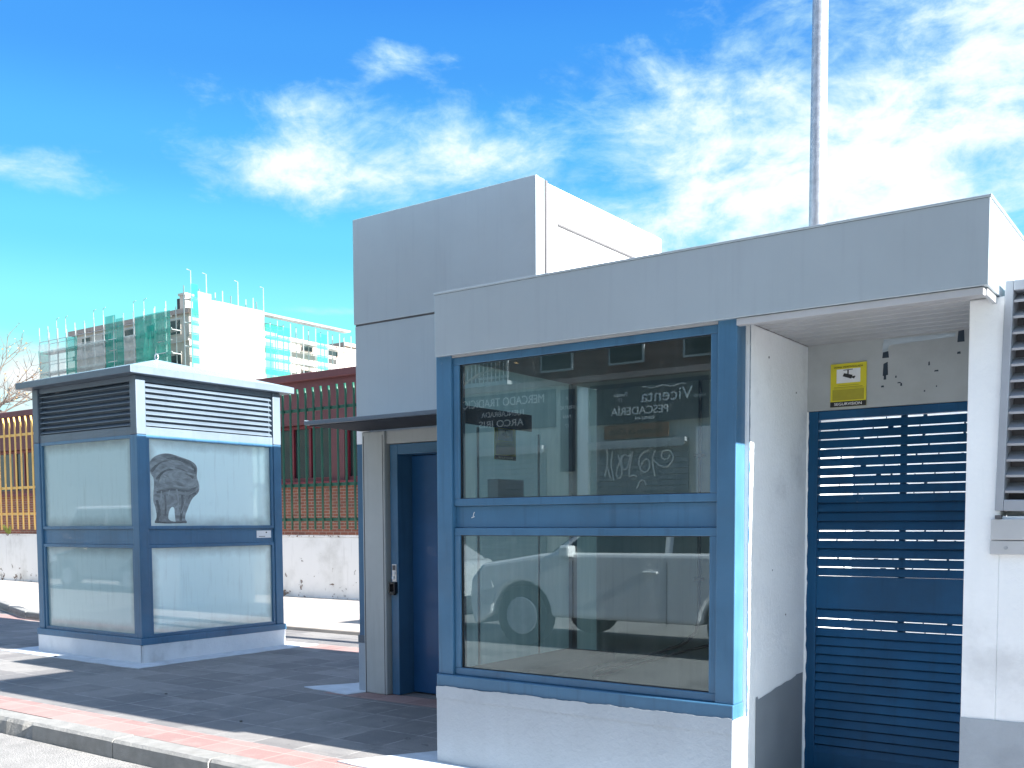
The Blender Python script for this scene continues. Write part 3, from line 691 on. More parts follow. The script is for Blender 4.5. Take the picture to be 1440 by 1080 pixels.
m=MB(); m.box(tx0+.012,tx0+.16,ty+.005,ty+.13,2.14,2.36); m.build('post_head', M['white'], T)
m=MB(); m.box(tx0+.004,tx0+.162,ty-.003,ty+.13,-.01,.425); m.build('post_plinth', M['grey'], T, .008)
m=MB(); m.box(-6.07,-5.81,6.255,6.60,0,2.235); m.build('column', M['column'], T, .01)
m=MB(); m.box(-6.052,-6.046,6.252,6.257,0,2.2); m.box(-5.832,-5.828,6.252,6.257,0,2.2); m.build('column_groove', M['seam'], T)
m=MB(); m.box(-5.808,-4.32,6.28,6.60,2.125,2.235); m.build('header', M['column'], T, .004)
m=MB(); m.box(tx0+.10,tx1-.01,6.34,6.60,2.237,2.36); m.build('header', M['column'], T, .004)
m=MB(); m.box(-5.79,-5.705,6.30,6.60,.004,2.12); m.build('door_frame', M['blue'], T, .004)
m=MB(); m.box(-5.704,-4.42,6.30,6.60,2.035,2.12); m.build('door_frame', M['blue'], T, .004)
m=MB(); m.box(-4.50,-4.42,6.30,6.48,.004,2.034); m.build('door_frame', M['blue'], T, .004)
box('side_wall', M['grey'], T, -4.418,tx1-.01,6.30,6.60,0,2.124)
d=box('door', M['bluedoor'], T, -5.70,-4.505,6.475,6.52,.012,2.03,.003)
m=MB(); m.box(-5.772,-5.722,6.292,6.299,.965,1.115); lk=m.build('lock_plate', M['silver'], T, .003)
m=MB(); m.box(-5.762,-5.732,6.286,6.292,1.065,1.105); m.build('keyhole_cover', M['seam'], lk, .003)
m=MB(); m.box(-5.76,-5.735,6.284,6.292,1.03,1.055); m.box(-5.765,-5.745,6.283,6.292,.985,1.015); m.build('lock_body', M['signwhite'], lk, .002)
m=MB(); m.box(-5.785,-5.715,6.262,6.299,.945,.965); m.box(-5.785,-5.772,6.262,6.299,.87,.945); m.box(-5.728,-5.715,6.262,6.299,.87,.945); m.box(-5.772,-5.728,6.262,6.299,.855,.885); m.box(-5.772,-5.728,6.29,6.299,.885,.945)
m.build('key_box', M['black'], T, .003)
m=MB(); m.box(-6.126,-4.30,5.655,6.299,2.252,2.284); m.box(-6.126,-6.118,5.655,6.299,2.285,2.292); m.build('canopy', M['slate'], T, .002)
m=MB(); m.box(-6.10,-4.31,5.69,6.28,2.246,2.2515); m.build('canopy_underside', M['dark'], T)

# ------------------------------------------------------------------ camera warning signs
def cam_sign(name, label, loc, w, h, rz, title='ZONA VIDEOVIGILADA', foot='SEGURVISION'):
    S = empty(name, loc, label, 'sign', rz=rz)
    def b(n, mat, x0,x1,z0,z1,d0,d1): 
        me=MB().box(x0*w,x1*w,-d1,-d0,z0*h,z1*h).build(n, mat); me.parent=S; return me
    p=b('board',M['yellow'],0,1,0,1,.0,.004)
    q=b('foot_band',M['black'],0,1,0,.12,.0042,.005)
    b('print_block',M['yellow2'],.06,.94,.15,.40,.0042,.0046)
    pn=b('camera_panel',M['signwhite'],.17,.83,.55,.87,.0042,.005)
    b('print_line',M['yellow2'],.10,.9,.44,.46,.0042,.0046); b('print_line',M['yellow2'],.2,.8,.485,.50,.0042,.0046); b('print_line',M['yellow2'],.1,.95,.415,.425,.0042,.0046)
    m=MB()
    def q4(pts): m.add([(a*w,-.0056,c*h) for a,c in pts],[tuple(range(len(pts)))])
    q4([(.34,.705),(.38,.775),(.62,.72),(.58,.635)]); q4([(.58,.66),(.66,.64),(.68,.665),(.63,.70)]); q4([(.47,.75),(.51,.745),(.51,.84),(.47,.84)]); q4([(.36,.835),(.62,.845),(.62,.86),(.36,.85)]); q4([(.655,.625),(.70,.69),(.66,.70),(.64,.65)])
    c=m.build('camera_symbol', M['black']); c.parent=S
    for s,z,sz,mt in ((title,.915,.062*h,'black'),(foot,.06,.088*h,'letter')):
        t=text('lettering', s, M[mt], None, (w/2,-.0055,z*h), sz, ext=.0003, sx=min(1.25,.86*w/(len(s)*sz*.62))); t.parent=S
    return S
cam_sign('warning_sign','yellow camera warning sign on the wall above the louvred gate',(-1.841,5.597,2.086),.195,.235,0)
cam_sign('warning_sign','yellow camera warning sign seen through the upper window pane',(wx0+.079,5.13,1.86),.23,.225,R(90))

# ------------------------------------------------------------------ street lamp
Lm = empty('street_lamp', (-3.1,9.0,0), 'tall galvanised street lamp pole rising behind the entrance building', 'street lamp')
m=MB(); m.tube([(-3.1,9,0),(-3.1,9,3),(-3.1,9,6),(-3.1,9,8.6)],[.088,.080,.068,.052],20); m.build('pole', M['galv'], Lm, smooth=True)
m=MB(); m.box(-3.25,-2.95,8.85,9.15,0,.03); m.build('base_plate', M['galv'], Lm, .005)
m=MB(); m.tube([(-3.1,9,8.55),(-3.1,8.7,8.85),(-3.1,8.0,9.0),(-3.1,7.4,9.02)],.035,10); m.build('arm', M['galv'], Lm, smooth=True)
m=MB(); m.prism([(6.75,8.98),(7.0,9.1),(7.35,9.1),(7.45,9.02),(7.4,8.96)],'x',-3.25,-2.95); m.build('lamp_head', M['galv'], Lm, .02)

# ------------------------------------------------------------------ boundary wall, fences, school
W_ = empty('boundary_wall', (-20,13.5,0), 'long white plastered boundary wall with chipped paint beneath the fences', 'wall')
m=MB(); m.box(-60,3,13.4,13.62,0,1.215); m.build('wall_face', M['chipped'], W_, .01)
m=MB(); m.box(-60,3,13.39,13.63,1.216,1.245); m.build('coping', M['chipped'], W_, .01)
def fence(name, x0, x1, step, mat, label, ztop, zbot, rails):
    F = empty(name, ((x0+x1)/2,13.5,1.24), label, 'fence')
    for z in rails:
        MB().box(x0,x1,13.47,13.49,z-.03,z+.03).build('rail', mat, F, .003)
    proto=None; x=x0+step/2
    while x<x1:
        if proto is None:
            m=MB(); y=13.455
            m.tube([(x,y,zbot),(x,y,rails[1]-.02),(x,y,ztop-.16),(x,y-.004,ztop-.12),(x,y-.02,ztop)],[.022]*4+[.023],8)
            proto=m.build('picket', mat, F, smooth=True); x_0=x
        else:
            c=proto.copy(); C.objects.link(c); c.location=(x-x_0,0,rnd.uniform(-.012,.012))
        x+=step
    for px_ in (x0+.02,x1-.02):
        MB().box(px_-.03,px_+.03,13.49,13.55,1.2,ztop-.3).build('post', mat, F, .004)
    return F
fence('palisade_fence', -17.2, -1.5, .2143, M['greenm'], 'green steel palisade fence on the white wall in front of the brick school', 4.06, 1.36, (3.65,2.21,1.55))
fence('palisade_fence', -36.0, -21.5, .2143*1.25, M['yellowm'], 'cream yellow palisade fence on the white wall, left of the kiosk', 4.19, 1.36, (3.75,2.42,1.76))
S = empty('school_building', (-30,17.4,0), 'long single-storey maroon and brick building behind the fences', 'building')
m=MB(); m.box(-60,2,17.4,26,0,2.42); m.build('brick_wall', M['brick'], S)
m=MB(); m.box(-60,2,17.36,26,3.93,4.98); m.build('wall_band', M['maroon'], S)
m=MB(); m.box(-60.1,2.1,17.24,26.2,4.985,5.17); m.build('roof', M['maroon'], S, .02)
m=MB(); m.box(-60,2,17.7,18.0,2.43,3.92); m.build('dark_wall', M['dark'], S)
m=MB(); m.box(-60,2,17.30,17.45,2.422,2.52); m.build('window_sill', M['maroonf'], S, .01)
x=-41
while x<-8:
    m=MB(); a0,a1=x,x+2.9
    m.box(a0,a0+.07,17.5,17.6,2.53,3.92); m.box(a1-.07,a1,17.5,17.6,2.53,3.92); m.box(a0+.07,a1-.07,17.5,17.6,2.53,2.62); m.box(a0+.07,a1-.07,17.5,17.6,3.84,3.92); m.box((a0+a1)/2-.05,(a0+a1)/2+.05,17.5,17.6,2.62,3.84); m.box((a0+a1)/2+.6,(a0+a1)/2+.67,17.5,17.6,2.62,3.84)
    w=m.build('window', M['maroonf'], S, .004)
    m=MB(); m.box(a0+.07,a1-.07,17.56,17.57,2.62,3.84); m.build('pane', M['winglass'], w)
    m=MB(); m.box(a0-.45,a0-.005,17.42,17.6,2.523,3.928); m.build('pier', M['maroon'], S)
    x+=3.36

GW=MB(); GW.box(-4.3,3,10.4,12.0,0,3.0)  # white block added behind the gate so its slots read bright
GB=empty('gate_backdrop',(-1.6,11.2,0),'white backdrop block added behind the louvred gate to brighten its slots','building')
GW.build('wall',M['white'],GB,.01); MB().box(-4.4,3.1,10.3,12.1,3.001,3.12).build('roof',M['trim'],GB,.01)
# ------------------------------------------------------------------ far apartment block under scaffolding
A = empty('apartment_building', (-85,70,0), 'pale apartment block being refurbished, wrapped in scaffolding', 'building')
m=MB(); m.box(-93,-75,56,66,0,20.0); m.box(-93,-74.98,66.01,76,0,19.6); m.build('wall', M['applaster'], A)
m=MB(); m.box(-93.4,-74.6,55.6,66.4,20.001,20.4); m.build('roof', M['roofgrey'], A)
m=MB(); m.box(-77.6,-76.8,57,57.8,20.5,22.0); m.box(-77.7,-76.7,56.9,57.9,22.0,22.2); m.build('chimney', M['applaster'], A)
m=MB(); m.box(-78.0,-77.7,57,57.3,20.5,21.8); m.build('chimney', M['dark'], A)
for f in range(7):
    z=1.2+f*2.85
    for k in range(5):
        x=-91.6+k*3.5
        w=MB().box(x,x+1.5,55.93,56.0,z,z+1.35).build('window', M['applaster'], A, 0)
        MB().box(x+.08,x+1.42,55.90,55.928,z+.08,z+1.27).build('pane', M['winglass'], w)
    for k,y in enumerate((58.2,61.2,69,72.5)):
        w=MB().box(-75,-74.93,y,y+1.5,z+.2,z+1.25).build('window', M['roofgrey'], A, 0)
        MB().box(-74.928,-74.90,y+.08,y+1.42,z+.28,z+1.17).build('pane', M['winglass'], w)
    MB().box(-93,-74.9,55.8,55.99,z-.65,z-.3).build('floor_band', M['roofgrey'] if f%2 else M['applaster'], A)
Sc = empty('scaffolding', (-85,55,0), 'steel scaffolding with green and white nets around the far apartment block', 'scaffolding')
m=MB()
xs=[-95.2+i*1.55 for i in range(14)]
for x in xs:
    for y in (54.7,53.7):
        m.tube([(x,y,0),(x,y,20.3+ (rnd.random()*.4))],.04,5)
    if int(x*10)%2: m.tube([(x,53.7,20.3),(x,53.7,21.2),(x+.4,53.7,21.25)],.025,4)
for z in [2.0*i+.3 for i in range(10)]:
    for y in (54.7,53.7): m.tube([(-95.2,y,z),(-74.3,y,z)],.045,5); m.tube([(-95.2,y,z+1),(-74.3,y,z+1)],.03,4)
    m.box(-95.2,-74.3,53.75,54.6,z-.12,z-.06)
m.build('tube_frame', M['scaff'], Sc)
m=MB()
ys=[54.7,56.3,58,59.7,61.4,62.6,64.2,65.8,67.4,69,70.6,72.2,73.8]
for i,y in enumerate(ys):
    top=22.0 if y<62.7 else 20.4
    for x in (-73.9,-72.9): m.tube([(x,y,0),(x,y,top)],.05,5)
    if i in (0,1,3,5): m.tube([(-72.9,y,top),(-72.9,y,top+1.1),(-72.9,y-.4,top+1.15)],.04,5)
for z in [2.0*i+.9 for i in range(11)]:
    for x in (-73.9,-72.9): m.tube([(x,54.7,z),(x,73.8,z)],.045,5)
    m.box(-73.85,-72.95,54.7,73.8,z-.12,z-.06)
m.build('tube_frame', M['scaff'], Sc)
def net(x0,x1,y0,y1,z0,z1,mt):
    m=MB(); n=8; mm=6; o=0
    for i in range(n+1):
        for j in range(mm+1):
            u=i/n; v=j/mm; x=x0+(x1-x0)*u; y=y0+(y1-y0)*u; z=z0+(z1-z0)*v
            w=mnoise.noise(Vector((x*.7,y*.7,z*.5)))*.22
            m.v.append((x+(w if x0==x1 else 0), y+(w if y0==y1 else 0), z))
    for i in range(n):
        for j in range(mm):
            a=i*(mm+1)+j; m.f.append((a,a+mm+1,a+mm+2,a+1))
    return m.build('debris_net', M[mt], Sc)
for (x0,x1,z0,z1,mt) in [(-90.4,-88.6,0,19.2,'netg'),(-88.6,-84.2,3,18.5,'netw'),(-81.1,-79.4,2,18.3,'netw'),(-93.1,-90.5,2,18.4,'netw'),(-84.0,-82.4,0,20.4,'netg'),(-82.3,-81.2,0,20,'netg'),(-79.3,-74.4,0,19.8,'netg'),(-95.2,-93.2,12,19,'netw')]:
    net(x0,x1,53.6,53.6,z0,z1,mt)
net(-95.3,-95.3,53.6,54.7,10,18.5,'netg')
for (y0,y1,z0,z1,mt) in [(54.6,55.3,0,22,'netg'),(55.3,56.8,6,21.5,'netw'),(56.8,62.5,10,21.0,'netw'),(62.7,65.6,0,19.9,'netg'),(69.0,70.4,0,20,'netg')]:
    net(-72.8,-72.8,y0,y1,z0,z1,mt)
A2 = empty('apartment_building', (-88,90,0), 'plain white apartment block beyond the scaffolded one, partly hidden by the tower', 'building')
m=MB(); m.box(-100,-82,82,108,0,21.5); m.build('wall', M['applaster'], A2)
m=MB(); m.box(-100.3,-81.7,81.7,108.3,21.501,21.9); m.build('roof', M['roofgrey'], A2)
for f in range(7):
    for k in range(6):
        MB().box(-82,-81.94,84+k*4,85.2+k*4,1.3+f*2.9,2.5+f*2.9).build('window', M['trim'], A2)

# ------------------------------------------------------------------ trees
def branch_tree(name, loc, h, label, seed, spread=1.0, leaves=60, twig=5, group=None, kinds='tree'):
    r=random.Random(seed); root=empty(name, loc, label, kinds, group)
    m=MB(); tips=[]
    def grow(p,d,L,rad,lev):
        n=4; pts=[p]; q=p.copy(); dd=d.copy()
        for i in range(n):
            dd=(dd+Vector((r.uniform(-.18,.18),r.uniform(-.18,.18),r.uniform(-.05,.16)))).normalized(); q=q+dd*L/n; pts.append(q.copy())
        m.tube(pts,[max(.004,rad*(1-.45*i/n)) for i in range(n+1)],6 if lev<2 else 4,False)
        if lev>=twig: tips.extend(pts[1:]); return
        k=3 if lev<3 else 4
        for j in range(k):
            a=r.uniform(0,2*math.pi); tilt=r.uniform(.35,.85)*spread
            ax=Vector((math.cos(a),math.sin(a),0)); u=dd.cross(ax).normalized()
            nd=(Matrix.Rotation(tilt,3,u)@dd).normalized()
            st=pts[r.choice((2,3,4,4))]
            grow(st.copy(),nd,L*r.uniform(.55,.78),rad*.52,lev+1)
    grow(Vector((0,0,0)),Vector((0,0,1)),h*.34,h*.018,0)
    o=m.build('trunk', M['bark']); o.parent=root
    l=MB()
    for _ in range(leaves):
        p=r.choice(tips)+Vector([r.uniform(-.05,.05) for _ in range(3)]); s=r.uniform(.03,.06)
        a=Vector([r.uniform(-1,1) for _ in range(3)]).normalized(); b=a.cross(Vector((.3,.5,.8))).normalized()
        l.add([p-a*s,p-b*s*.5,p+a*s,p+b*s*.5],[(0,1,2,3)])
    o=l.build('crown', M['leaf']); o.parent=root
    return root
branch_tree('bare_tree',(-41.5,20.0,0),14.5,'bare winter tree with fine twigs behind the left end of the maroon building',3,1.0,900,5)
branch_tree('bare_tree',(-15.4,-7.6,0),9.0,'bare street tree on the far pavement, mirrored at the top of the window',11,.9,150,5)
branch_tree('bare_tree',(-8.0,-18.5,0),13.0,'bare street tree behind the market hall, mirrored above the fishmonger sign',23,.9,150,6)
# weed at wall foot of the yellow fence
wd=MB(); r=random.Random(4)
for i in range(40):
    a=r.uniform(0,6.28); L=r.uniform(.08,.26); b=Vector((-25.5+r.uniform(-.08,.08),13.40,1.245)); t=b+Vector((math.cos(a)*L*.6,-abs(math.sin(a))*L*.5,L))
    s=Vector((-math.sin(a),math.cos(a),0))*.03; mpt=(b+t)/2
    wd.add([b,mpt-s,t,mpt+s],[(0,1,2,3)])
tag(wd.build('weed', M['weed']),'small yellow-green weed growing from the white wall coping','plant')

# ------------------------------------------------------------------ small debris on the pavement
deb=[(-7.4,5.2),(-5.9,4.78),(-10.55,6.02)]
for i,(x,y) in enumerate(deb):
    bm=bmesh.new(); bmesh.ops.create_icosphere(bm, subdivisions=2, radius=.010+.003*(i%3))
    for v in bm.verts: v.co+=Vector([mnoise.noise(v.co*60+Vector((i,k,0)))*.006 for k in range(3)]); v.co.z*=.6
    me=bpy.data.meshes.new('pebble'); bm.to_mesh(me); bm.free(); me.materials.append(M['debris'])
    o=bpy.data.objects.new('pebble',me); C.objects.link(o); o.location=(x,y,.008)
    tag(o,'small dark pebble lying on the grey paving','pebble','pebbles on the paving')

# ------------------------------------------------------------------ opposite side: market hall, apartments (seen mirrored in the glass)
H = empty('market_hall', (-12,-9.5,0), 'low market hall across the street with dark shop signs, mirrored in the kiosk windows', 'building')
m=MB(); m.box(-40,12,-16,-9.5,0,4.5); m.build('wall', M['market'], H)
m=MB(); m.box(-40.2,12.2,-16.2,-9.3,4.501,4.62); m.build('roof', M['roofgrey'], H)
for (a,b) in [(-11.4,-9.1),(-14.6,-12.6),(-8.3,-6.3),(-19,-16.4),(-24,-21.4),(-30,-27)]:
    m=MB(); n=26
    for i in range(n):
        z=.05+i*3.0/n; m.prism([(-9.44,z),(-9.46,z+3.0/n-.01),(-9.49,z+3.0/n-.01),(-9.49,z)],'x',a,b)
    m.build('shutter', M['shutter'], H)
    m=MB()
    q=a
    while q<b-.05:   # scalloped awning edge
        m.prism([(q,3.12),(q+.12,3.12),(q+.12,3.05),(q+.06,3.01),(q,3.05)],'y',-9.30,-9.29); q+=.12
    m.box(a,b,-9.49,-9.28,3.12,3.2); m.build('awning', M['trim'], H)
m=MB(); m.box(-11.7,-11.45,-9.499,-9.38,0,4.4); m.box(-8.9,-8.6,-9.499,-9.38,0,3.4); m.build('pilaster', M['white'], H)
def board(x0,x1,z0,z1,mt,lab):
    m=MB(); m.box(x0,x1,-9.378,-9.34,z0,z1) if x0>-11.5 else m.box(x0,x1,-9.498,-9.44,z0,z1)
    o=m.build('sign_board', M[mt]); return tag(o, lab, 'sign')
def ftext(s, par, xc, z, size, mt='letter', y=-9.335, sx=1, shear=0):
    return text('lettering', s, M[mt], par, (xc,y,z), size, rot=(R(90),0,R(180)), ext=.004, sx=sx, shear=shear)
b1=board(-11.38,-8.62,3.56,4.40,'navy','navy fishmonger sign board mirrored in the upper window')
ftext('Vicenta',b1,-9.55,4.08,.36,sx=1.1); ftext('Puesto\n17',b1,-10.62,4.10,.12); ftext('PESCADERÍA',b1,-10.17,3.80,.23,sx=1.05); ftext('608 023 404',b1,-10.05,3.64,.09)
m=MB(); pts=[(-9.1-i*.09,4.27+.02*math.sin(i*1.3)) for i in range(12)]; m.tube([(a,-9.333,b) for a,b in pts],.012,5); m.build('wave_mark', M['letter'], b1)
ftext('Vicenta',b1,-8.80,4.02,.09); 
b2=board(-11.02,-9.5,3.24,3.53,'brown','brown greengrocer sign board mirrored under the fishmonger sign')
ftext('Frutería La Chica',b2,-10.26,3.38,.19,'black',shear=.2,sx=.95)
m=MB(); m.box(-15.8,-12.35,-9.498,-9.46,3.60,4.44); b3=m.build('sign_board', M['navy']); tag(b3,'navy market hall name board mirrored at the left of the upper window','sign')
ftext('MERCADO TRADICIONAL',b3,-14.05,4.25,.27,y=-9.455,sx=.9); ftext('FUENLABRADA',b3,-13.8,3.98,.17,y=-9.455,sx=1.05); ftext('ARCO IRIS',b3,-13.85,3.76,.22,y=-9.455,sx=1.25)
m=MB(); m.box(-12.2,-11.85,-9.498,-9.44,2.6,4.4); b4=m.build('sign_board', M['navy']); tag(b4,'narrow upright navy sign board mirrored beside the dark bar','sign')
for k,s in enumerate(['X','FRUTAS','PAN','17']): ftext(s,b4,-12.02,4.2-k*.2,.11,y=-9.435)
# graffiti on the shutter
gr=MB()
strokes=[[(-11.01,3.05),(-10.98,2.82),(-11.06,2.45)],[(-11.0,2.67),(-10.92,2.42)],[(-10.87,2.99),(-10.92,2.71),(-10.83,2.36)],[(-10.64,2.9),(-10.84,2.42),(-10.58,2.42),(-10.73,2.91)],[(-10.41,2.97),(-10.48,2.85),(-10.61,2.95),(-10.68,2.73),(-10.55,2.5),(-10.41,2.97)],[(-10.38,2.97),(-10.5,2.41),(-10.38,2.48),(-10.28,2.44)],[(-9.99,2.98),(-10.18,2.94),(-10.27,2.69),(-10.1,2.46),(-9.93,2.68),(-10.07,2.86),(-10.21,2.61)],[(-9.85,2.97),(-9.93,2.78),(-9.85,2.43)],[(-9.9,2.78),(-9.68,2.59),(-9.47,2.66),(-9.41,2.9),(-9.63,3.0),(-9.74,2.84),(-9.58,2.74),(-9.51,2.86)],[(-10.28,2.19),(-10.21,2.36),(-10.1,2.36),(-10.06,2.24)]]
for s in strokes:
    d=[Vector(p) for p in s]
    for _ in range(2):
        q=[d[0]]
        for a,b in zip(d,d[1:]): q+=[a.lerp(b,.3),a.lerp(b,.7)]
        d=q+[d[-1]]
    gr.tube([(p.x,-9.435,p.y) for p in d],.018,5)
g=gr.build('graffiti', M['spray'], H)
# apartments behind the market
AP = empty('brick_apartment_building', (-12,-24,0), 'brown brick apartment block behind the market hall, mirrored at the top of the window', 'building')
m=MB(); m.box(-50,18,-36,-24,0,17); m.build('wall', M['brickblk'], AP)
proto=None
k=0
for f in range(1,6):
    for i in range(17):
        x=-38+i*3.1
        if proto is None:
            w=MB().box(x,x+1.5,-23.99,-23.9,1.6+f*2.9-2.9,3.0+f*2.9-2.9).build('window', M['trim'], AP)
            p_=MB().box(x+.08,x+1.42,-23.898,-23.87,1.68+f*2.9-2.9,2.92+f*2.9-2.9).build('pane', M['winglass'], w); proto=(w,p_,x,f)
        else:
            w=proto[0].copy(); C.objects.link(w); w.location=(x-proto[2],0,(f-proto[3])*2.9)
            p_=proto[1].copy(); C.objects.link(p_); p_.parent=w
        k+=1
for f in range(1,6):
    m=MB()
    for i in range(0,17,4):
        x=-38+i*3.1-.4; z=1.3+f*2.9-2.9
        m.box(x,x+2.6,-23.9,-22.9,z-.15,z); 
        for q in range(14): m.box(x+q*.2,x+q*.2+.025,-22.93,-22.9,z,z+1)
        m.box(x,x+2.63,-22.94,-22.9,z+1.0,z+1.05)
    m.build('balcony', M['trim'], AP)

# ------------------------------------------------------------------ cars
def car(name, loc, label, paint, prof, cab, L, width, wheels, wr, group='cars parked across the street', suv=True):
    root=empty(name, loc, label, 'car' if 'van' not in name else 'van', group)
    hw=width/2
    # lower body with wheel arches; x from 0 (front) to L, z up
    pts=list(prof)   # top outline front->rear
    low=[]
    zb=.22
    xs=sorted(wheels, reverse=True)
    low.append((L-.05,zb))
    for wx in xs:
        for i in range(11):
            a=math.pi*i/10
            low.append((wx+(wr+.06)*math.cos(a), max(zb,wr+(wr+.06)*math.sin(a))))
    low.append((.08,zb))
    outline=pts+low
    m=MB()
    rows=[(-hw+.07,.0),(-hw,1.0),(hw,1.0),(hw-.07,.0)]
    m.prism(outline,'y',-hw,hw)
    b=m.build('body', paint); b.parent=root
    mod=b.modifiers.new('Bevel','BEVEL'); mod.width=.06; mod.segments=3; mod.limit_method='ANGLE'; mod.angle_limit=R(25)
    # cabin (tapered)
    x0,x1,x2,x3,zb2,zt=cab
    ins=.16
    vs=[(x0,-hw+.04,zb2),(x3,-hw+.04,zb2),(x3,hw-.04,zb2),(x0,hw-.04,zb2),(x1,-hw+ins,zt),(x2,-hw+ins,zt),(x2,hw-ins,zt),(x1,hw-ins,zt)]
    m=MB().add(vs,[(0,3,2,1),(4,5,6,7),(0,1,5,4),(1,2,6,5),(2,3,7,6),(3,0,4,7)])
    c=m.build('cabin', paint); c.parent=root; md=c.modifiers.new('Bevel','BEVEL'); md.width=.05; md.segments=3
    def onside(sx, sz, s):
        t=(sz-zb2)/(zt-zb2); yy=hw-.04-(ins-.04)*t; return (sx, s*(yy+.006), sz)
    for s in (-1,1):
        za,zc=zb2+.06,zt-.09
        def xl(z,a,b): return a+(b-a)*(z-zb2)/(zt-zb2)
        mid=(x1+x2)/2-.1
        for (pa,pb) in (((lambda z: xl(z,x0,x1)+.14),(lambda z: mid-.05)),((lambda z: mid+.05),(lambda z: xl(z,x3,x2)-.16))):
            v=[onside(pa(za),za,s),onside(pb(za),za,s),onside(pb(zc),zc,s),onside(pa(zc),zc,s)]
            w=MB().add(v,[(0,1,2,3)]).build('window', M['carglass']); w.parent=root
        w=MB(); w.box(mid-.32,mid-.12,min(s*(hw)-.02,s*(hw)+.025*s),max(s*(hw)-.02*s,s*(hw)+.025*s),zb2-.16,zb2-.13); w=w.build('door_handle', paint, None, .01); w.parent=root
        w=MB(); yy=s*(hw+.001)
        for gx in (x0+.45,mid,mid+.95): w.box(gx,gx+.008,min(yy,yy-.004*s),max(yy,yy-.004*s)+.001,.36,zb2-.02)
        w=w.build('door_seam', M['black']); w.parent=root
        w=MB(); w.box(x0+.30,x0+.46,s*(hw+.02)-.09,s*(hw+.02)+.09,zb2+.02,zb2+.17); w=w.build('mirror', paint, None, .03); w.parent=root
        w=MB().prism([(.02,.62),(.42,.74),(.38,.84),(.06,.76)],'y',s*hw-.10,s*hw+.004); w=w.build('headlight', M['lamp'], None, .01); w.parent=root
    v=[(x0+.06,-hw+.16,zb2+.05),(x0+.06,hw-.16,zb2+.05),(x1-.02,hw-ins-.08,zt-.06),(x1-.02,-hw+ins+.08,zt-.06)]
    v=[(a-.035,b_,c_+.02) for a,b_,c_ in v]
    w=MB().add(v,[(0,1,2,3)]).build('windscreen', M['carglass']); w.parent=root
    for wx in wheels:
        for s in (-1,1):
            yy=s*(hw-.12)
            t=MB().tube([(wx,yy-.11,wr),(wx,yy-.10,wr),(wx,yy+.10,wr),(wx,yy+.11,wr)],[wr*.9,wr,wr,wr*.9],24).build('wheel', M['tyre']); t.parent=root
            rr=MB().tube([(wx,yy+s*.10,wr),(wx,yy+s*.118,wr)],[wr*.66,wr*.6],20)
            rr=rr.build('rim', M['galv'], None, 0); rr.parent=t
    return root
suvbig=[(.0,.5),(.02,.85),(.22,1.06),(1.15,1.2),(1.4,1.22),(4.7,1.24),(4.82,1.1),(4.85,.55)]
suvp=[(.0,.45),(.02,.72),(.25,.86),(1.1,1.0),(1.35,1.04),(4.3,1.06),(4.42,.95),(4.45,.5)]
car('parked_car',(-8.35,-2.2,-.13),'pearl white parked car in the street, mirrored in the lower window',M['carwhite'],suvbig,(1.20,2.0,4.1,4.75,1.14,1.74),4.85,1.95,(.86,3.85),.39)
car('parked_car',(-13.6,-2.1,-.13),'silver parked car left of the white one, mirrored at the lower window edge',M['carsilver'],suvp,(1.15,1.95,3.5,4.35,1.0,1.50),4.45,1.8,(.88,3.5),.34)
car('parked_car',(-24.4,-2.1,-.13),'dark blue parked car between the silver car and the white van',M['cardark'],suvp,(1.1,1.9,3.4,4.2,1.0,1.48),4.35,1.8,(.86,3.4),.33)
vanp=[(.0,.5),(.03,.9),(.4,1.1),(.9,1.2),(1.0,1.25),(5.0,1.3),(5.05,.5)]
car('parked_van',(-29.5,-5.0,-.13),'white parked panel van mirrored in the front pane of the glazed kiosk',M['carwhite'],vanp,(.8,1.5,4.9,5.0,1.2,2.15),5.05,1.95,(.95,4.0),.34)

# ------------------------------------------------------------------ sun, sky, camera
EL=R(27.0); AZ=R(1.5)         # from +X towards +Y
sd=Vector((math.cos(EL)*math.cos(AZ),math.cos(EL)*math.sin(AZ),math.sin(EL)))
su=bpy.data.lights.new('sun','SUN'); su.energy=4.0; su.angle=R(.53); su.color=(1,.955,.89)
so=bpy.data.objects.new('sun',su); C.objects.link(so); so.rotation_euler=sd.to_track_quat('Z','Y').to_euler()
EXPO=2.5
w=bpy.data.worlds.new('World'); sc.world=w; w.use_nodes=True; nt=w.node_tree; nt.nodes.clear(); ln=nt.links
out=nt.nodes.new('ShaderNodeOutputWorld'); bg=nt.nodes.new('ShaderNodeBackground'); ln.new(bg.outputs[0],out.inputs[0])
tc=nt.nodes.new('ShaderNodeTexCoord'); D=tc.outputs['Generated']
sky=nt.nodes.new('ShaderNodeTexSky'); sky.sky_type='NISHITA'; sky.sun_disc=False; sky.sun_elevation=EL; sky.sun_rotation=math.pi/2-AZ; sky.altitude=600; sky.air_density=1.0; sky.dust_density=.4; sky.ozone_density=2.0
sep=nt.nodes.new('ShaderNodeSeparateXYZ'); ln.new(D,sep.inputs[0])
az=math_n(nt,'ARCTAN2',sep.outputs[0],sep.outputs[1]); el=math_n(nt,'ARCSINE',sep.outputs[2])
ramp=nt.nodes.new('ShaderNodeValToRGB'); ramp.color_ramp.interpolation='EASE'
ln.new(math_n(nt,'MULTIPLY',el,1/R(60)),ramp.inputs[0])
def lin(c): return tuple((x/255/12.92) if x/255<=.04045 else ((x/255+.055)/1.055)**2.4 for x in c)
stops=[(0,(205,255,255)),(7,(170,255,255)),(11,(140,255,255)),(15,(105,225,255)),(19,(78,192,255)),(24,(58,162,255)),(29,(40,140,250)),(45,(40,130,235)),(60,(40,125,225))]
cr=ramp.color_ramp
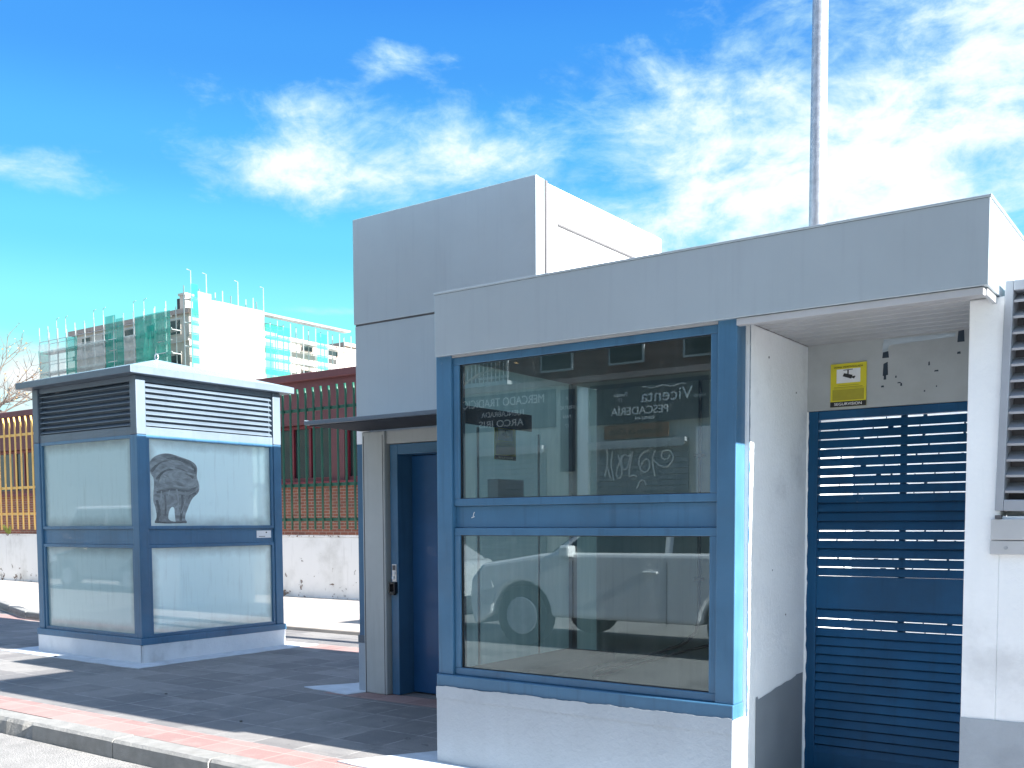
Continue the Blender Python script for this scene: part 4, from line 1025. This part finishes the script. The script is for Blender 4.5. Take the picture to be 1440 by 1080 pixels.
cr.elements[1].position=1; cr.elements[1].color=(*lin(stops[-1][1]),1); cr.elements[0].position=0; cr.elements[0].color=(*lin(stops[0][1]),1)
for d_,c in stops[1:-1]:
    e=cr.elements.new(d_/60); e.color=(*lin(c),1)
k=1/2**EXPO
# tint of the physical sky plus graded blue, same order of strength
base=mixc(nt,.12,ramp.outputs[0],mixc(nt,1.0,sky.outputs[0],(.25,.25,.25),'MULTIPLY'))
# clouds: stretched fractal noise in (azimuth, elevation), denser in a few places
cmb=nt.nodes.new('ShaderNodeCombineXYZ'); ln.new(az,cmb.inputs[0]); ln.new(math_n(nt,'MULTIPLY',el,1.9),cmb.inputs[1]); ln.new(math_n(nt,'MULTIPLY',sep.outputs[1],.0),cmb.inputs[2])
n1=noise(nt,cmb.outputs[0],7.0,9,.62,.35); n2=noise(nt,cmb.outputs[0],2.2,4,.5,.2); n3=noise(nt,cmb.outputs[0],24,6,.65,.5)
def blob(a0,e0,ra,re,s):
    u=math_n(nt,'DIVIDE',math_n(nt,'SUBTRACT',az,R(a0)),R(ra)); v=math_n(nt,'DIVIDE',math_n(nt,'SUBTRACT',el,R(e0)),R(re))
    d2=math_n(nt,'ADD',math_n(nt,'MULTIPLY',u,u),math_n(nt,'MULTIPLY',v,v))
    return math_n(nt,'MULTIPLY',math_n(nt,'POWER',2.718,math_n(nt,'MULTIPLY',d2,-1.0)),s)
BL=[(-18,20,13,6.5,.50),(-8,21,11,9,.46),(-27,20.5,5,4,.22),(-24,15.5,9,4,.40),(-31,23.5,4,2.0,.34),(-47,18.6,4.5,1.9,.58),(-37.5,19.6,5,1.5,.50),(-44,21.8,6.5,1.9,.50),(-41.5,24.0,3.2,.9,.36),(-41,17.5,5,2,.3),(-47,15.6,3,1.8,.12),(-61.3,17.4,4.2,1.4,.72),(-62,8,8,2.6,.55),(-45,7.5,7,3.2,.5),(-33,14.5,6,3,.35),(-45.5,11.6,5,.28,.30),(-62,5,14,3,.3)]
Mk=None
for b in BL:
    q=blob(*b); Mk=q if Mk is None else math_n(nt,'ADD',Mk,q)
# cloud cover added out of frame (sides, behind, overhead) to brighten shade
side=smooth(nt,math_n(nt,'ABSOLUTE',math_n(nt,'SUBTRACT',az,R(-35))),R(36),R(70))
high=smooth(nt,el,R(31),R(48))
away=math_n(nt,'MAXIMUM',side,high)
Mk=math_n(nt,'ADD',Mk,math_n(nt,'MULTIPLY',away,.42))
cv=math_n(nt,'ADD',math_n(nt,'ADD',math_n(nt,'MULTIPLY',n1,.95),math_n(nt,'MULTIPLY',n2,.3)),math_n(nt,'MULTIPLY',n3,.30))
cv=math_n(nt,'ADD',cv,math_n(nt,'MULTIPLY',Mk,.62))
cf=smooth(nt,cv,.91,1.27); cf=math_n(nt,'MULTIPLY',cf,.97)
ccol=mixc(nt,smooth(nt,cv,1.04,1.34),(.62,.95,1.0),(1.12,1.18,1.2))
ccol=mixc(nt,away,ccol,(2.0,2.3,2.4))  # out-of-frame clouds made overbright as added fill for shaded faces
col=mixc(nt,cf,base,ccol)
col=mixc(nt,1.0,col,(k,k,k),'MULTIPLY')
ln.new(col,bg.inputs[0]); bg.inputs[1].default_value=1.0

cam=bpy.data.cameras.new('camera'); co=bpy.data.objects.new('camera',cam); C.objects.link(co); sc.camera=co
f,yaw,pitch,roll,py=1411.6378,-.6232,-.0602,-.0044,821.8034
cam.sensor_fit='HORIZONTAL'; cam.sensor_width=36; cam.lens=36*f/1440; cam.shift_y=(py-540)/1440; cam.clip_end=3000; cam.clip_start=.05
Mx=Matrix.Rotation(-yaw,4,'Z')@Matrix.Rotation(math.pi/2+pitch,4,'X')@Matrix.Rotation(roll,4,'Z')
co.matrix_world=Matrix.Translation((0,0,1.45))@Mx
sc.view_settings.view_transform='Standard'; sc.view_settings.look='None'; sc.view_settings.exposure=EXPO; sc.view_settings.gamma=1
sc.render.resolution_x=1024; sc.render.resolution_y=768
sc.cycles.max_bounces=8; sc.cycles.diffuse_bounces=4; sc.cycles.transparent_max_bounces=16
